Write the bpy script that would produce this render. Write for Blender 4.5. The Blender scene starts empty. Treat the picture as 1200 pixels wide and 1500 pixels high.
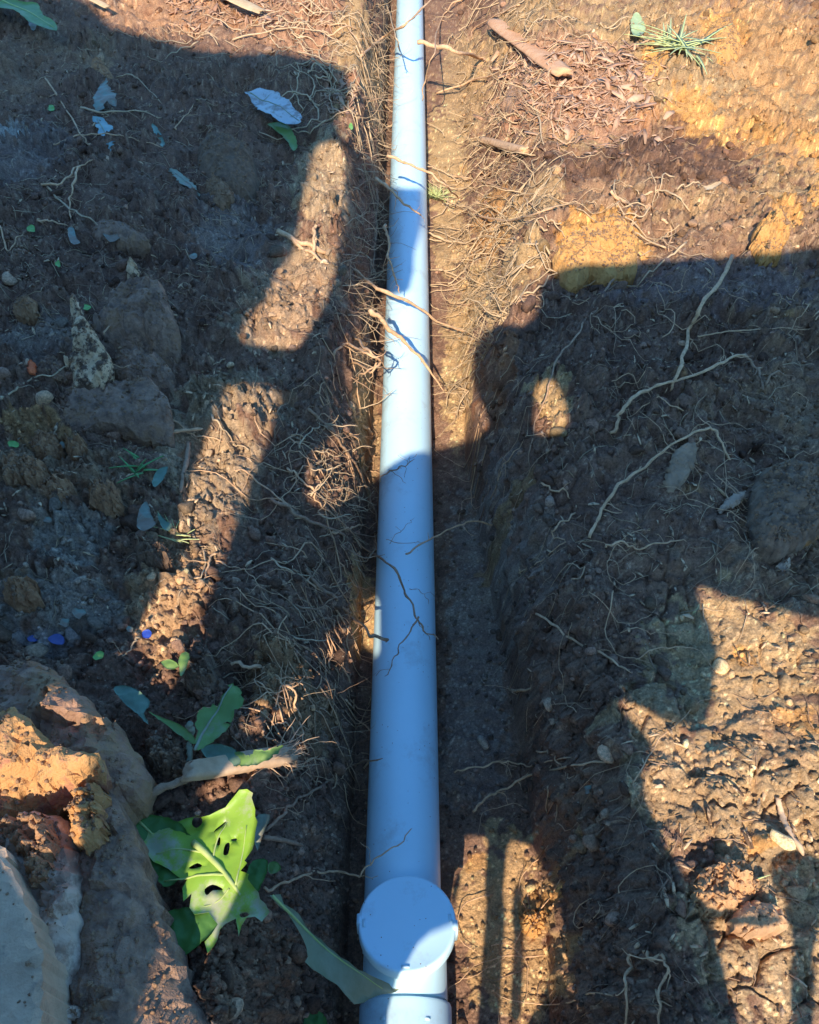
import bpy, bmesh, math, random
import numpy as np
from mathutils import Vector, Matrix
from mathutils.bvhtree import BVHTree
from mathutils.geometry import delaunay_2d_cdt

random.seed(7); rng = np.random.default_rng(7)
sc = bpy.context.scene
R = math.radians

# ---------------------------------------------------------------- camera, sky, sun
CAMX, CAMZ, PITCH, YAW, F = 0.011, 1.32, 50.0, 0.18, 1200.0
cam = bpy.data.cameras.new('camera'); cam_o = bpy.data.objects.new('camera', cam)
sc.collection.objects.link(cam_o)
cam.sensor_fit = 'VERTICAL'; cam.sensor_height = 24.0; cam.lens = 19.2
cam.clip_start = 0.02; cam.clip_end = 200
cam_o.location = (CAMX, 0, CAMZ); cam_o.rotation_euler = (R(90-PITCH), 0, R(YAW))
sc.camera = cam_o
SUN_EL, SUN_AZ = 40.0, 8.0           # sun behind the viewer, a little to the left
E_, A_ = R(SUN_EL), R(SUN_AZ)
SUN = Vector((-math.sin(A_)*math.cos(E_), -math.cos(A_)*math.cos(E_), math.sin(E_)))
w = bpy.data.worlds.new('World'); sc.world = w; w.use_nodes = True
nt = w.node_tree; nt.nodes.clear()
sky = nt.nodes.new('ShaderNodeTexSky'); sky.sky_type = 'NISHITA'; sky.sun_disc = False
sky.sun_elevation = E_; sky.sun_rotation = math.atan2(SUN.x, SUN.y)
tint = nt.nodes.new('ShaderNodeMix'); tint.data_type = 'RGBA'; tint.blend_type = 'MULTIPLY'
tint.inputs[0].default_value = 1; tint.inputs[7].default_value = (0.56, 1.20, 1.88, 1)
bg = nt.nodes.new('ShaderNodeBackground'); bg.inputs[1].default_value = 0.122
wo = nt.nodes.new('ShaderNodeOutputWorld')
nt.links.new(sky.outputs[0], tint.inputs[6]); nt.links.new(tint.outputs[2], bg.inputs[0])
nt.links.new(bg.outputs[0], wo.inputs[0])
sl = bpy.data.lights.new('sun', 'SUN'); sl.energy = 4.6; sl.angle = R(0.45); sl.color = (1.0, 0.925, 0.80)
so = bpy.data.objects.new('sun', sl); sc.collection.objects.link(so)
so.rotation_euler = SUN.to_track_quat('Z', 'Y').to_euler(); so.location = (0, -3, 5)
sc.view_settings.view_transform = 'Standard'; sc.view_settings.look = 'None'
sc.view_settings.exposure = 0.65; sc.view_settings.gamma = 1

# ---------------------------------------------------------------- numpy noise
def h2(ix, iy, seed):
    a = (ix.astype(np.int64) & 0xffffffff).astype(np.uint32); b = (iy.astype(np.int64) & 0xffffffff).astype(np.uint32)
    h = a*np.uint32(374761393) + b*np.uint32(668265263) + np.uint32((seed*2246822519) & 0xffffffff)
    h = (h ^ (h >> np.uint32(13)))*np.uint32(1274126177)
    h = h ^ (h >> np.uint32(16)); h = h*np.uint32(2654435761); h ^= h >> np.uint32(15)
    return h.astype(np.float32)/np.float32(4294967295.0)
def vnoise(x, y, seed):
    """gradient noise, about -1..1"""
    ix = np.floor(x); iy = np.floor(y); fx = (x-ix).astype(np.float32); fy = (y-iy).astype(np.float32)
    u = fx*fx*fx*(fx*(fx*6-15)+10); v = fy*fy*fy*(fy*(fy*6-15)+10)
    def g(dx, dy):
        a = h2(ix+dx, iy+dy, seed)*6.2831853
        return np.cos(a)*(fx-dx)+np.sin(a)*(fy-dy)
    a = g(0, 0)*(1-u)+g(1, 0)*u; b = g(0, 1)*(1-u)+g(1, 1)*u
    return (a*(1-v)+b*v)*1.5
def fbm(x, y, seed, octs=4, gain=.5):
    s = 0; a = 1; t = 0
    for k in range(octs):
        s = s+a*vnoise(x*2**k+17.3*k, y*2**k-9.1*k, seed+k); t += a; a *= gain
    return s/t
def worley(x, y, seed):
    ix = np.floor(x); iy = np.floor(y)
    f1 = np.full(x.shape, 9., np.float32); f2 = f1.copy(); cid = np.zeros(x.shape, np.float32)
    for dx in (-1, 0, 1):
        for dy in (-1, 0, 1):
            cx = ix+dx; cy = iy+dy
            px = cx+.15+.7*h2(cx, cy, seed); py = cy+.15+.7*h2(cx, cy, seed+1)
            d = np.sqrt((x-px)**2+(y-py)**2).astype(np.float32)
            r = h2(cx, cy, seed+2)
            n = d < f1
            f2 = np.where(n, f1, np.minimum(f2, d)); cid = np.where(n, r, cid); f1 = np.where(n, d, f1)
    return f1, f2, cid
def plates(x, y, seed, edge=.16):
    """chunky facets: each cell has its own height and tilt, falling off at its edges"""
    ix = np.floor(x); iy = np.floor(y)
    f1 = np.full(x.shape, 9., np.float32); f2 = f1.copy(); hh = np.zeros(x.shape, np.float32)
    for dx in (-1, 0, 1):
        for dy in (-1, 0, 1):
            cx = ix+dx; cy = iy+dy
            qx = x-(cx+.1+.8*h2(cx, cy, seed)); qy = y-(cy+.1+.8*h2(cx, cy, seed+1))
            d = np.sqrt(qx**2+qy**2).astype(np.float32); r = h2(cx, cy, seed+2); a = h2(cx, cy, seed+3)*6.2832
            v = r+.9*(np.cos(a)*qx+np.sin(a)*qy)
            n = d < f1
            f2 = np.where(n, f1, np.minimum(f2, d)); hh = np.where(n, v, hh); f1 = np.where(n, d, f1)
    return hh*sst(0, edge, f2-f1)
def sst(a, b, x):
    t = np.clip((x-a)/(b-a), 0, 1); return t*t*(3-2*t)

# ---------------------------------------------------------------- ground form
def floor_right(y):
    return np.interp(y, [0, .4, .7, 1.0, 1.35, 1.8, 2.6, 4], [.20, .205, .19, .155, .13, .13, .17, .19])
def top_right(y):
    return np.interp(y, [0, .4, .7, 1.0, 1.35, 1.8, 2.6, 4], [.29, .28, .25, .21, .205, .33, .44, .48])
def top_left(y):
    return -np.interp(y, [0, .4, .7, 1.0, 1.5, 2.6, 4], [.20, .185, .175, .165, .15, .15, .16])
def base_h(x, y):
    """smooth ground height: trench along y with banks either side"""
    wob = .012*vnoise(y*6, y*0+3.3, 5)
    fl = .004*vnoise(x*7, y*5, 9)
    hl = .285+.16*np.clip(-x-.22, 0, 1.6)*sst(2.6, 1.2, y)+.05*np.clip(-x-.22, 0, 2)+.025*fbm(x*2.2, y*2.2, 21, 2)
    hr = .31+.03*fbm(x*2.0, y*2.0, 31, 2)+.045*np.exp(-((x-.42)**2/.03+(y-1.05)**2/.06))+.05*np.clip(x-.4, 0, 2)
    hr = hr-.05*sst(1.5, 2.2, y)
    bl = -.083+wob*.5; tl = top_left(y)+wob
    br = floor_right(y)+wob; tr = top_right(y)+wob*2
    tL = np.clip((bl-x)/(bl-tl), 0, 1); tR = np.clip((x-br)/(tr-br), 0, 1)
    sL = np.where(tL < 1, tL**.8, 1); near = sst(1.75, 1.25, y); sR0 = tR*tR*(3-2*tR)*.55+.45*tR; sR1 = np.interp(tR, [0, .05, .28, .5, 1], [0, .12, .56, .70, 1.0]); sR = sR0+(sR1-sR0)*near
    h = fl+(hl-fl)*sL+(hr-fl)*sR-(0)*tR
    # rounded lip
    return h

# ---------------------------------------------------------------- pixel <-> world
cR = cam_o.rotation_euler.to_matrix()
cam_loc = Vector(cam_o.location)
def ray(px, py):
    d = cR @ Vector(((px-600)/F, -(py-750)/F, -1)); return d.normalized()
def at_z(px, py, z):
    d = ray(px, py); t = (z-cam_loc.z)/d.z; return cam_loc+d*t
def proj(p):
    q = cR.transposed() @ (Vector(p)-cam_loc); return 600+F*q.x/-q.z, 750-F*q.y/-q.z
def base_bvh():
    xs = np.concatenate([np.linspace(-2.6, -.25, 60), np.linspace(-.24, .6, 120), np.linspace(.63, 2.6, 50)])
    ys = np.linspace(-.6, 5, 260)
    X, Y = np.meshgrid(xs, ys); Z = base_h(X, Y)
    v = np.stack([X, Y, Z], -1).reshape(-1, 3)
    n = len(xs); f = []
    for j in range(len(ys)-1):
        for i in range(n-1):
            a = j*n+i; f.append((a, a+1, a+n+1, a+n))
    return BVHTree.FromPolygons([tuple(p) for p in v.tolist()], f)
BASE = base_bvh()

# ---------------------------------------------------------------- object helpers
col = sc.collection
def mesh_obj(name, verts, faces, mat=None, parent=None, smooth=True):
    me = bpy.data.meshes.new(name)
    me.from_pydata([tuple(v) for v in verts], [], [tuple(f) for f in faces]) if not isinstance(verts, np.ndarray) else np_mesh(me, verts, faces)
    if smooth: me.shade_smooth()
    if mat: me.materials.append(mat)
    o = bpy.data.objects.new(name, me); col.objects.link(o)
    if parent: o.parent = parent
    return o
def np_mesh(me, v, f):
    v = np.ascontiguousarray(v, np.float32); f = np.ascontiguousarray(f, np.int32); k = f.shape[1]
    me.vertices.add(len(v)); me.vertices.foreach_set('co', v.ravel())
    me.loops.add(f.size); me.loops.foreach_set('vertex_index', f.ravel())
    me.polygons.add(len(f)); me.polygons.foreach_set('loop_start', np.arange(0, f.size, k, dtype=np.int32))
    me.update(calc_edges=True)
def tag(o, label=None, cat=None, group=None, kind=None):
    if label: o['label'] = label
    if cat: o['category'] = cat
    if group: o['group'] = group
    if kind: o['kind'] = kind
    return o
def thing(name, loc, label, cat, group=None):
    o = bpy.data.objects.new(name, None); col.objects.link(o); o.location = loc
    o.empty_display_size = .05
    return tag(o, label, cat, group)
def under(o, root):
    """child keeps its world coordinates below a root that is only moved"""
    o.parent = root; o.matrix_parent_inverse = Matrix.Translation(-Vector(root.location)); return o

# ---------------------------------------------------------------- materials
WARM = np.array([1.35, 1.05, .80])
def warm(c): return tuple(np.clip(np.array(c)*WARM, 0, .85))
def mat(name, c1, c2=None, scale=40, rough=.9, bump=.3, bscale=300, bdist=.002, c3=None, s3=8, w3=.35, spec=.3, detail=6, stretch=None, trans=0):
    if any(k in name for k in ('rock', 'clod', 'stone', 'chip', 'slab', 'bark', 'grey_wood', 'pebble', 'clay_dark', 'fine_root')):
        c1 = warm(c1); c2 = warm(c2) if c2 else None; c3 = warm(c3) if c3 else None
    m = bpy.data.materials.new(name); m.use_nodes = True; t = m.node_tree; N = t.nodes; L = t.links
    b = N['Principled BSDF']; b.inputs['Roughness'].default_value = rough
    b.inputs['Specular IOR Level'].default_value = spec
    tc = N.new('ShaderNodeTexCoord'); src = tc.outputs['Object']
    if stretch:
        mp = N.new('ShaderNodeMapping'); mp.inputs['Scale'].default_value = stretch; mp.vector_type = 'POINT'
        L.new(src, mp.inputs[0]); src = mp.outputs[0]
    n = N.new('ShaderNodeTexNoise'); n.inputs['Scale'].default_value = scale; n.inputs['Detail'].default_value = detail; n.inputs['Roughness'].default_value = .65
    L.new(src, n.inputs[0])
    r = N.new('ShaderNodeValToRGB'); r.color_ramp.elements[0].position = .36; r.color_ramp.elements[1].position = .64
    r.color_ramp.elements[0].color = (*c1, 1); r.color_ramp.elements[1].color = (*(c2 or c1), 1)
    L.new(n.outputs[0], r.inputs[0]); out = r.outputs[0]
    if c3:
        n3 = N.new('ShaderNodeTexNoise'); n3.inputs['Scale'].default_value = s3; n3.inputs['Detail'].default_value = 8; n3.inputs['Roughness'].default_value = .7
        L.new(src, n3.inputs[0])
        r3 = N.new('ShaderNodeValToRGB'); r3.color_ramp.elements[0].position = .62-w3*.5; r3.color_ramp.elements[1].position = .70-w3*.5
        L.new(n3.outputs[0], r3.inputs[0])
        mx = N.new('ShaderNodeMix'); mx.data_type = 'RGBA'; L.new(r3.outputs[0], mx.inputs[0]); L.new(out, mx.inputs[6]); mx.inputs[7].default_value = (*c3, 1)
        out = mx.outputs[2]
    L.new(out, b.inputs['Base Color'])
    if bump:
        nb = N.new('ShaderNodeTexNoise'); nb.inputs['Scale'].default_value = bscale; nb.inputs['Detail'].default_value = 5; nb.inputs['Roughness'].default_value = .6
        L.new(src, nb.inputs[0])
        bp = N.new('ShaderNodeBump'); bp.inputs['Strength'].default_value = bump; bp.inputs['Distance'].default_value = bdist
        L.new(nb.outputs[0], bp.inputs['Height']); L.new(bp.outputs[0], b.inputs['Normal'])
    if trans:
        tr = N.new('ShaderNodeBsdfTranslucent'); L.new(out, tr.inputs[0]); ms = N.new('ShaderNodeMixShader'); ms.inputs[0].default_value = trans
        L.new(b.outputs[0], ms.inputs[1]); L.new(tr.outputs[0], ms.inputs[2]); L.new(ms.outputs[0], N['Material Output'].inputs[0])
    return m
def soil_material():
    m = bpy.data.materials.new('soil'); m.use_nodes = True; t = m.node_tree; N = t.nodes; L = t.links
    b = N['Principled BSDF']; b.inputs['Roughness'].default_value = .95; b.inputs['Specular IOR Level'].default_value = .15
    at = N.new('ShaderNodeAttribute'); at.attribute_name = 'soil'
    tc = N.new('ShaderNodeTexCoord')
    n = N.new('ShaderNodeTexNoise'); n.inputs['Scale'].default_value = 260; n.inputs['Detail'].default_value = 6; n.inputs['Roughness'].default_value = .8
    L.new(tc.outputs['Object'], n.inputs[0])
    mr = N.new('ShaderNodeMapRange'); mr.inputs[1].default_value = .25; mr.inputs[2].default_value = .75; mr.inputs[3].default_value = .22; mr.inputs[4].default_value = 1.95
    L.new(n.outputs[0], mr.inputs[0])
    v = N.new('ShaderNodeVectorMath'); v.operation = 'SCALE'; L.new(at.outputs['Color'], v.inputs[0]); L.new(mr.outputs[0], v.inputs['Scale'])
    # pale grit specks
    vo = N.new('ShaderNodeTexVoronoi'); vo.inputs['Scale'].default_value = 160; L.new(tc.outputs['Object'], vo.inputs[0])
    lt = N.new('ShaderNodeMath'); lt.operation = 'LESS_THAN'; lt.inputs[1].default_value = .16; L.new(vo.outputs['Distance'], lt.inputs[0])
    sp = N.new('ShaderNodeSeparateColor'); L.new(vo.outputs['Color'], sp.inputs[0])
    gt = N.new('ShaderNodeMath'); gt.operation = 'GREATER_THAN'; gt.inputs[1].default_value = .9; L.new(sp.outputs[0], gt.inputs[0])
    ml = N.new('ShaderNodeMath'); ml.operation = 'MULTIPLY'; L.new(lt.outputs[0], ml.inputs[0]); L.new(gt.outputs[0], ml.inputs[1])
    mx = N.new('ShaderNodeMix'); mx.data_type = 'RGBA'; L.new(ml.outputs[0], mx.inputs[0]); L.new(v.outputs[0], mx.inputs[6]); mx.inputs[7].default_value = (.42, .33, .22, 1)
    L.new(mx.outputs[2], b.inputs['Base Color'])
    nb = N.new('ShaderNodeTexNoise'); nb.inputs['Scale'].default_value = 420; nb.inputs['Detail'].default_value = 5; nb.inputs['Roughness'].default_value = .7
    L.new(tc.outputs['Object'], nb.inputs[0])
    bp = N.new('ShaderNodeBump'); bp.inputs['Strength'].default_value = .9; bp.inputs['Distance'].default_value = .003
    L.new(nb.outputs[0], bp.inputs['Height']); L.new(bp.outputs[0], b.inputs['Normal'])
    return m
SOIL = soil_material()
def pipe_material():
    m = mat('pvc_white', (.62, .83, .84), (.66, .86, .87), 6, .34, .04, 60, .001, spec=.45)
    t = m.node_tree; N = t.nodes; L = t.links; b = N['Principled BSDF']
    tc = N['Texture Coordinate']
    old = b.inputs['Base Color'].links[0].from_socket
    # grains of dirt and dusty smears
    vo = N.new('ShaderNodeTexVoronoi'); vo.inputs['Scale'].default_value = 120; L.new(tc.outputs['Object'], vo.inputs[0])
    lt = N.new('ShaderNodeMath'); lt.operation = 'LESS_THAN'; lt.inputs[1].default_value = .10; L.new(vo.outputs['Distance'], lt.inputs[0])
    sp = N.new('ShaderNodeSeparateColor'); L.new(vo.outputs['Color'], sp.inputs[0])
    gt = N.new('ShaderNodeMath'); gt.operation = 'GREATER_THAN'; gt.inputs[1].default_value = .74; L.new(sp.outputs[0], gt.inputs[0])
    ml = N.new('ShaderNodeMath'); ml.operation = 'MULTIPLY'; L.new(lt.outputs[0], ml.inputs[0]); L.new(gt.outputs[0], ml.inputs[1])
    n = N.new('ShaderNodeTexNoise'); n.inputs['Scale'].default_value = 9; n.inputs['Detail'].default_value = 9; n.inputs['Roughness'].default_value = .75; L.new(tc.outputs['Object'], n.inputs[0])
    mr = N.new('ShaderNodeMapRange'); mr.inputs[1].default_value = .55; mr.inputs[2].default_value = .8; mr.inputs[3].default_value = 0; mr.inputs[4].default_value = .6; L.new(n.outputs[0], mr.inputs[0])
    ad = N.new('ShaderNodeMath'); ad.operation = 'MAXIMUM'; L.new(ml.outputs[0], ad.inputs[0]); L.new(mr.outputs[0], ad.inputs[1])
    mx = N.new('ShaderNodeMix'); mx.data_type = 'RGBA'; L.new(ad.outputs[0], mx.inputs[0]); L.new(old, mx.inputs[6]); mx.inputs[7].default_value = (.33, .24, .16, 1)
    L.new(mx.outputs[2], b.inputs['Base Color'])
    return m
PVC = pipe_material()
ROOT = mat('root_bark', (.38, .27, .17), (.58, .43, .29), 90, .85, .5, 250, .001)
ROOT_D = mat('dark_root_bark', (.23, .165, .115), (.37, .275, .20), 90, .9, .5, 250, .001)
FINE = mat('fine_root', (.34, .29, .20), (.50, .42, .30), 60, .9, 0)
WOOD = mat('split_wood', (.50, .30, .16), (.68, .44, .26), 25, .85, .6, 60, .003, stretch=(1, 1, 1))
MULCH = mat('red_mulch', (.38, .18, .095), (.52, .29, .17), 30, .9, .4, 300, .001)
ROCK = mat('grey_rock', (.15, .11, .09), (.36, .265, .205), 45, .9, 1, 170, .006, c3=(.26, .18, .12), s3=22, w3=.2, detail=10)
ROCK_P = mat('brown_purple_rock', (.20, .135, .105), (.36, .25, .195), 32, .85, 1, 120, .006, c3=(.30, .21, .13), s3=7, w3=.3)
ROCK_O = mat('orange_broken_rock', (.37, .225, .10), (.50, .35, .18), 22, .85, 1, 90, .008, c3=(.32, .17, .12), s3=22, w3=.22)
ROCK_W = mat('pale_streaked_rock', (.20, .15, .12), (.34, .27, .22), 20, .85, .8, 80, .005, c3=(.50, .44, .38), s3=16, w3=.3)
CONC = mat('pale_slab', (.36, .29, .22), (.50, .41, .32), 14, .9, .8, 160, .003, c3=(.22, .19, .16), s3=9, w3=.15)
CLAY = mat('ochre_clay', (.56, .26, .075), (.66, .34, .11), 45, .95, 1, 130, .007)
CLOD = mat('soil_clod', (.18, .125, .085), (.29, .21, .145), 90, .95, 1, 220, .004)
CLOD_B = mat('brown_clod', (.26, .16, .095), (.38, .26, .165), 90, .95, 1, 220, .004)
CLOD_D = mat('dark_clod', (.12, .085, .065), (.20, .15, .11), 90, .95, 1, 220, .004)
LEAF_G = mat('leaf_green', (.17, .28, .06), (.25, .36, .10), 14, .45, .25, 40, .002, trans=.25, c3=(.30, .34, .16), s3=18, w3=.12)
LEAF_M = mat('monstera_green', (.27, .44, .035), (.38, .53, .07), 9, .42, .35, 30, .003, trans=.2, c3=(.50, .48, .26), s3=11, w3=.2)
LEAF_DK = mat('leaf_dark_green', (.07, .17, .03), (.11, .24, .045), 12, .4, .2, 40, .002, trans=.15)
LEAF_P = mat('leaf_pale_back', (.28, .29, .18), (.38, .38, .25), 20, .6, .3, 60, .002, trans=.15, c3=(.35, .27, .18), s3=20, w3=.15)
LEAF_B = mat('leaf_bluish', (.19, .22, .15), (.28, .29, .20), 20, .5, .3, 60, .002, c3=(.26, .18, .11), s3=26, w3=.35)
LEAF_O = mat('dry_leaf', (.50, .30, .14), (.66, .46, .25), 20, .7, .3, 60, .002)
VEIN = mat('leaf_vein', (.48, .54, .14), (.56, .60, .22), 30, .5, .1, 100, .001, trans=.2)
BARK = mat('pale_bark', (.42, .32, .20), (.62, .52, .38), 35, .85, .8, 90, .004, c3=(.10, .07, .05), s3=45, w3=.3)
BLUE = mat('blue_plastic', (.03, .06, .30), (.05, .10, .42), 20, .4, .1)
FABRIC = mat('work_clothes', (.05, .07, .11), (.08, .10, .15), 60, .9, .3)
SKIN = mat('skin', (.50, .31, .22), (.56, .36, .26), 30, .6, .1)
TIMBER = mat('grey_timber', (.24, .20, .16), (.34, .29, .23), 30, .9, .6, 80, .003, stretch=(1, 1, .1))
BLACK = mat('black_plastic', (.02, .02, .02), (.03, .03, .03), 30, .4, .05)

# ---------------------------------------------------------------- ground colour and detail zones
def cpx(px, py, z=None):
    """world x, y of the ground seen at a picture point"""
    d = ray(px, py); h = BASE.ray_cast(cam_loc, d)
    if z is None and h[0] is not None: return h[0]
    return at_z(px, py, z if z is not None else .3)
ZONES = []   # (x, y, rx, ry, colour, strength, seed)
def zone(px, py, rx, ry, c, s=1.0):
    p = cpx(px, py); q = cpx(px+max(rx, 4), py); t = cpx(px, py-max(ry, 4)); b = cpx(px, py+max(ry, 4))
    wx = max(abs(q.x-p.x), .01) if abs(q.x-p.x) < 1.5 else rx/600.
    wy = max((t.y-b.y)*.5, .01)
    ZONES.append((p.x, p.y, min(wx, 1.2), min(wy, 1.2), c, s))
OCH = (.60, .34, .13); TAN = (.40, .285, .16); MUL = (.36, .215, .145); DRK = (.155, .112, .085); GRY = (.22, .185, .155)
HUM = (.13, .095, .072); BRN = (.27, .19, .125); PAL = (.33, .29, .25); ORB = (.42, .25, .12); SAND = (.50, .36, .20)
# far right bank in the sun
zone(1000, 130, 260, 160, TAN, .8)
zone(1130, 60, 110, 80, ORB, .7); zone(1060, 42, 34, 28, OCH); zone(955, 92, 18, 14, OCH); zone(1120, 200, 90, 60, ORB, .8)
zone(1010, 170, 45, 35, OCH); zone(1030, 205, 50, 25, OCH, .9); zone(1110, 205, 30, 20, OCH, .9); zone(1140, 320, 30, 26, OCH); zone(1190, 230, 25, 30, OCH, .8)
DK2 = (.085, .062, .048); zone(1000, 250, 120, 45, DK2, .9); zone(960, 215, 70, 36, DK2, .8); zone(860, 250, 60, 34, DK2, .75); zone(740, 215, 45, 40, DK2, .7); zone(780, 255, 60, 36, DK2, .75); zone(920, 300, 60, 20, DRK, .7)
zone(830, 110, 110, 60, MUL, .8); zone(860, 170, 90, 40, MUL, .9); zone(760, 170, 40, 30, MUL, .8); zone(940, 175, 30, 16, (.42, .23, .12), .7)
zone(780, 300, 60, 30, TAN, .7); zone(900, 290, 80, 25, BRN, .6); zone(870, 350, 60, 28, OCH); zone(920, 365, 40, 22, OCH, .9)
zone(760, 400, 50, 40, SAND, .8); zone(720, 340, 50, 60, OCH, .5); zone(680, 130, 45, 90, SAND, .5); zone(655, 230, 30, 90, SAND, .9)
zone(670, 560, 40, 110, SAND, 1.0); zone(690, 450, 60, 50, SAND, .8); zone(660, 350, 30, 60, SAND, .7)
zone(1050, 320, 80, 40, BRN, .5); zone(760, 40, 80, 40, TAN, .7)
# far left in the sun
zone(300, 20, 160, 35, (.42, .25, .15), .7); zone(450, 40, 60, 45, MUL, .7); zone(520, 60, 40, 60, TAN, .8); zone(505, 140, 22, 30, MUL, .9); zone(500, 180, 18, 16, TAN, .8)
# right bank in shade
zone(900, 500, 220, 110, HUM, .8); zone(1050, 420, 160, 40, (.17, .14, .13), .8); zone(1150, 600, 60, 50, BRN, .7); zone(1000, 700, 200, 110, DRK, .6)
zone(730, 540, 28, 45, (.20, .11, .06), .9); zone(805, 595, 30, 45, SAND, .9)  # second zone: sun patch amid the shade, painted in as paler soil
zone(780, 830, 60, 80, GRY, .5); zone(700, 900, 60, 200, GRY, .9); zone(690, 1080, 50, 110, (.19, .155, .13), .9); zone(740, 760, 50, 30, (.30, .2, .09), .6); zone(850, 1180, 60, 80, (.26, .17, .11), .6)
# floor right of the fitting, and lower right bank
zone(740, 1360, 90, 150, (.47, .32, .175), 1.0); zone(780, 1340, 40, 30, OCH, .8); zone(700, 1260, 20, 20, OCH, .5)
zone(1080, 980, 130, 110, (.45, .325, .19), 1.0); zone(1120, 1180, 150, 160, (.44, .32, .195), 1.0); zone(1120, 1380, 130, 130, (.45, .33, .205), 1.0)
zone(1085, 965, 16, 18, OCH, .9); zone(1160, 1060, 50, 24, OCH, .6); zone(1100, 1245, 26, 8, OCH, .8); zone(1130, 1095, 40, 60, (.33, .23, .15), .6)
zone(950, 1050, 60, 40, (.42, .30, .18), .9); zone(990, 1150, 70, 100, (.43, .31, .19), .9)
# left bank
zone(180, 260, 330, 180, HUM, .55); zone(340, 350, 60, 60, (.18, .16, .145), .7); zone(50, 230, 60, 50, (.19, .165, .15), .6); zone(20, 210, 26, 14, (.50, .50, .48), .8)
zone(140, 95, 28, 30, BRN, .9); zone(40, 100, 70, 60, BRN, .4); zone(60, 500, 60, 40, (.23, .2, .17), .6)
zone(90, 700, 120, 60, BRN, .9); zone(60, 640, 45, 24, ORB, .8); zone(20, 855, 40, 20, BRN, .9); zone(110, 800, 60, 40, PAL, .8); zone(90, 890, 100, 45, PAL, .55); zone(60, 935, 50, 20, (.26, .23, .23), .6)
STR = (.31, .24, .17); zone(380, 600, 50, 50, STR, .8); zone(340, 700, 55, 70, STR, .9); zone(280, 800, 50, 60, STR, .9); zone(480, 300, 40, 60, STR, .9); zone(450, 400, 60, 50, STR, .9); zone(385, 490, 50, 30, STR, .9); zone(300, 660, 60, 100, (.37, .28, .19), .9); zone(250, 880, 55, 80, (.46, .31, .19), .9); zone(470, 260, 40, 60, (.42, .32, .21), .9); zone(420, 450, 60, 60, (.37, .265, .18), .9)  # paler soil along the sunlit strips: their light is put into the colour
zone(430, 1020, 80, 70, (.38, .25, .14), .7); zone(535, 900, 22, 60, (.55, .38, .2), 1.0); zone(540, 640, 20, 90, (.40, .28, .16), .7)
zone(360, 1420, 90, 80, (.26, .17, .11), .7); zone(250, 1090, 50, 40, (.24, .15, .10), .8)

def soil_height(x, y, detail=True):
    z = base_h(x, y)
    flo = sst(-.11, -.08, x)*(1-sst(0, .05, x-floor_right(y)))       # trench floor
    wx = x+.012*vnoise(x*22, y*22, 40); wy = y+.012*vnoise(x*22, y*22, 41)
    amp = 1-.72*flo
    claybank = sst(.24, .34, x)*sst(.98, .86, y)               # compacted lower right bank
    big = fbm(wx*7, wy*7, 50, 3)
    lump = sst(-.25, .45, vnoise(x*4.3, y*4.3, 52))                     # lumpier in some places
    z = z+amp*(.030*big*(1-.5*claybank)+.010*fbm(wx*26, wy*26, 55, 3))
    for c, a, sd in ((.075, .014, 60), (.034, .006, 63)):
        f1, f2, r = worley(wx/c, wy/c, sd)
        d = np.sqrt(np.clip(1-(f1/.72)**2, 0, 1))*(.35+.65*r)*(r > .25)
        z = z+amp*a*d*(.45+.75*lump)
    fx = x+.006*vnoise(x*70, y*70, 42); fy = y+.006*vnoise(x*70, y*70, 43)
    for c, a, sd in ((.060, .012, 160), (.024, .0075, 164), (.011, .0045, 168), (.0062, .0026, 172)):
        z = z+amp*1.45*a*plates(fx/c, fy/c, sd)*(.5+.6*lump)*(1-.72*claybank*(c < .05)-.35*claybank*(c > .05))
    f1, f2, r = worley(wx/.10+9, wy/.10, 190)
    z = z-amp*.022*np.exp(-(f1/.28)**2)*(r > .45)*(1-.6*claybank)
    f1, f2, r = worley(wx/.055+3.1, wy/.055, 80)
    crack = np.exp(-((f2-f1)/.055)**2)*sst(-.05, .35, vnoise(x*9, y*9, 81))
    z = z-crack*(.009+.003*claybank)*amp*sst(.18, .26, x)
    z = z+.0022*fbm(wx*190, wy*190, 90, 2)*(1-.4*flo)
    return z, flo, lump, big

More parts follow.
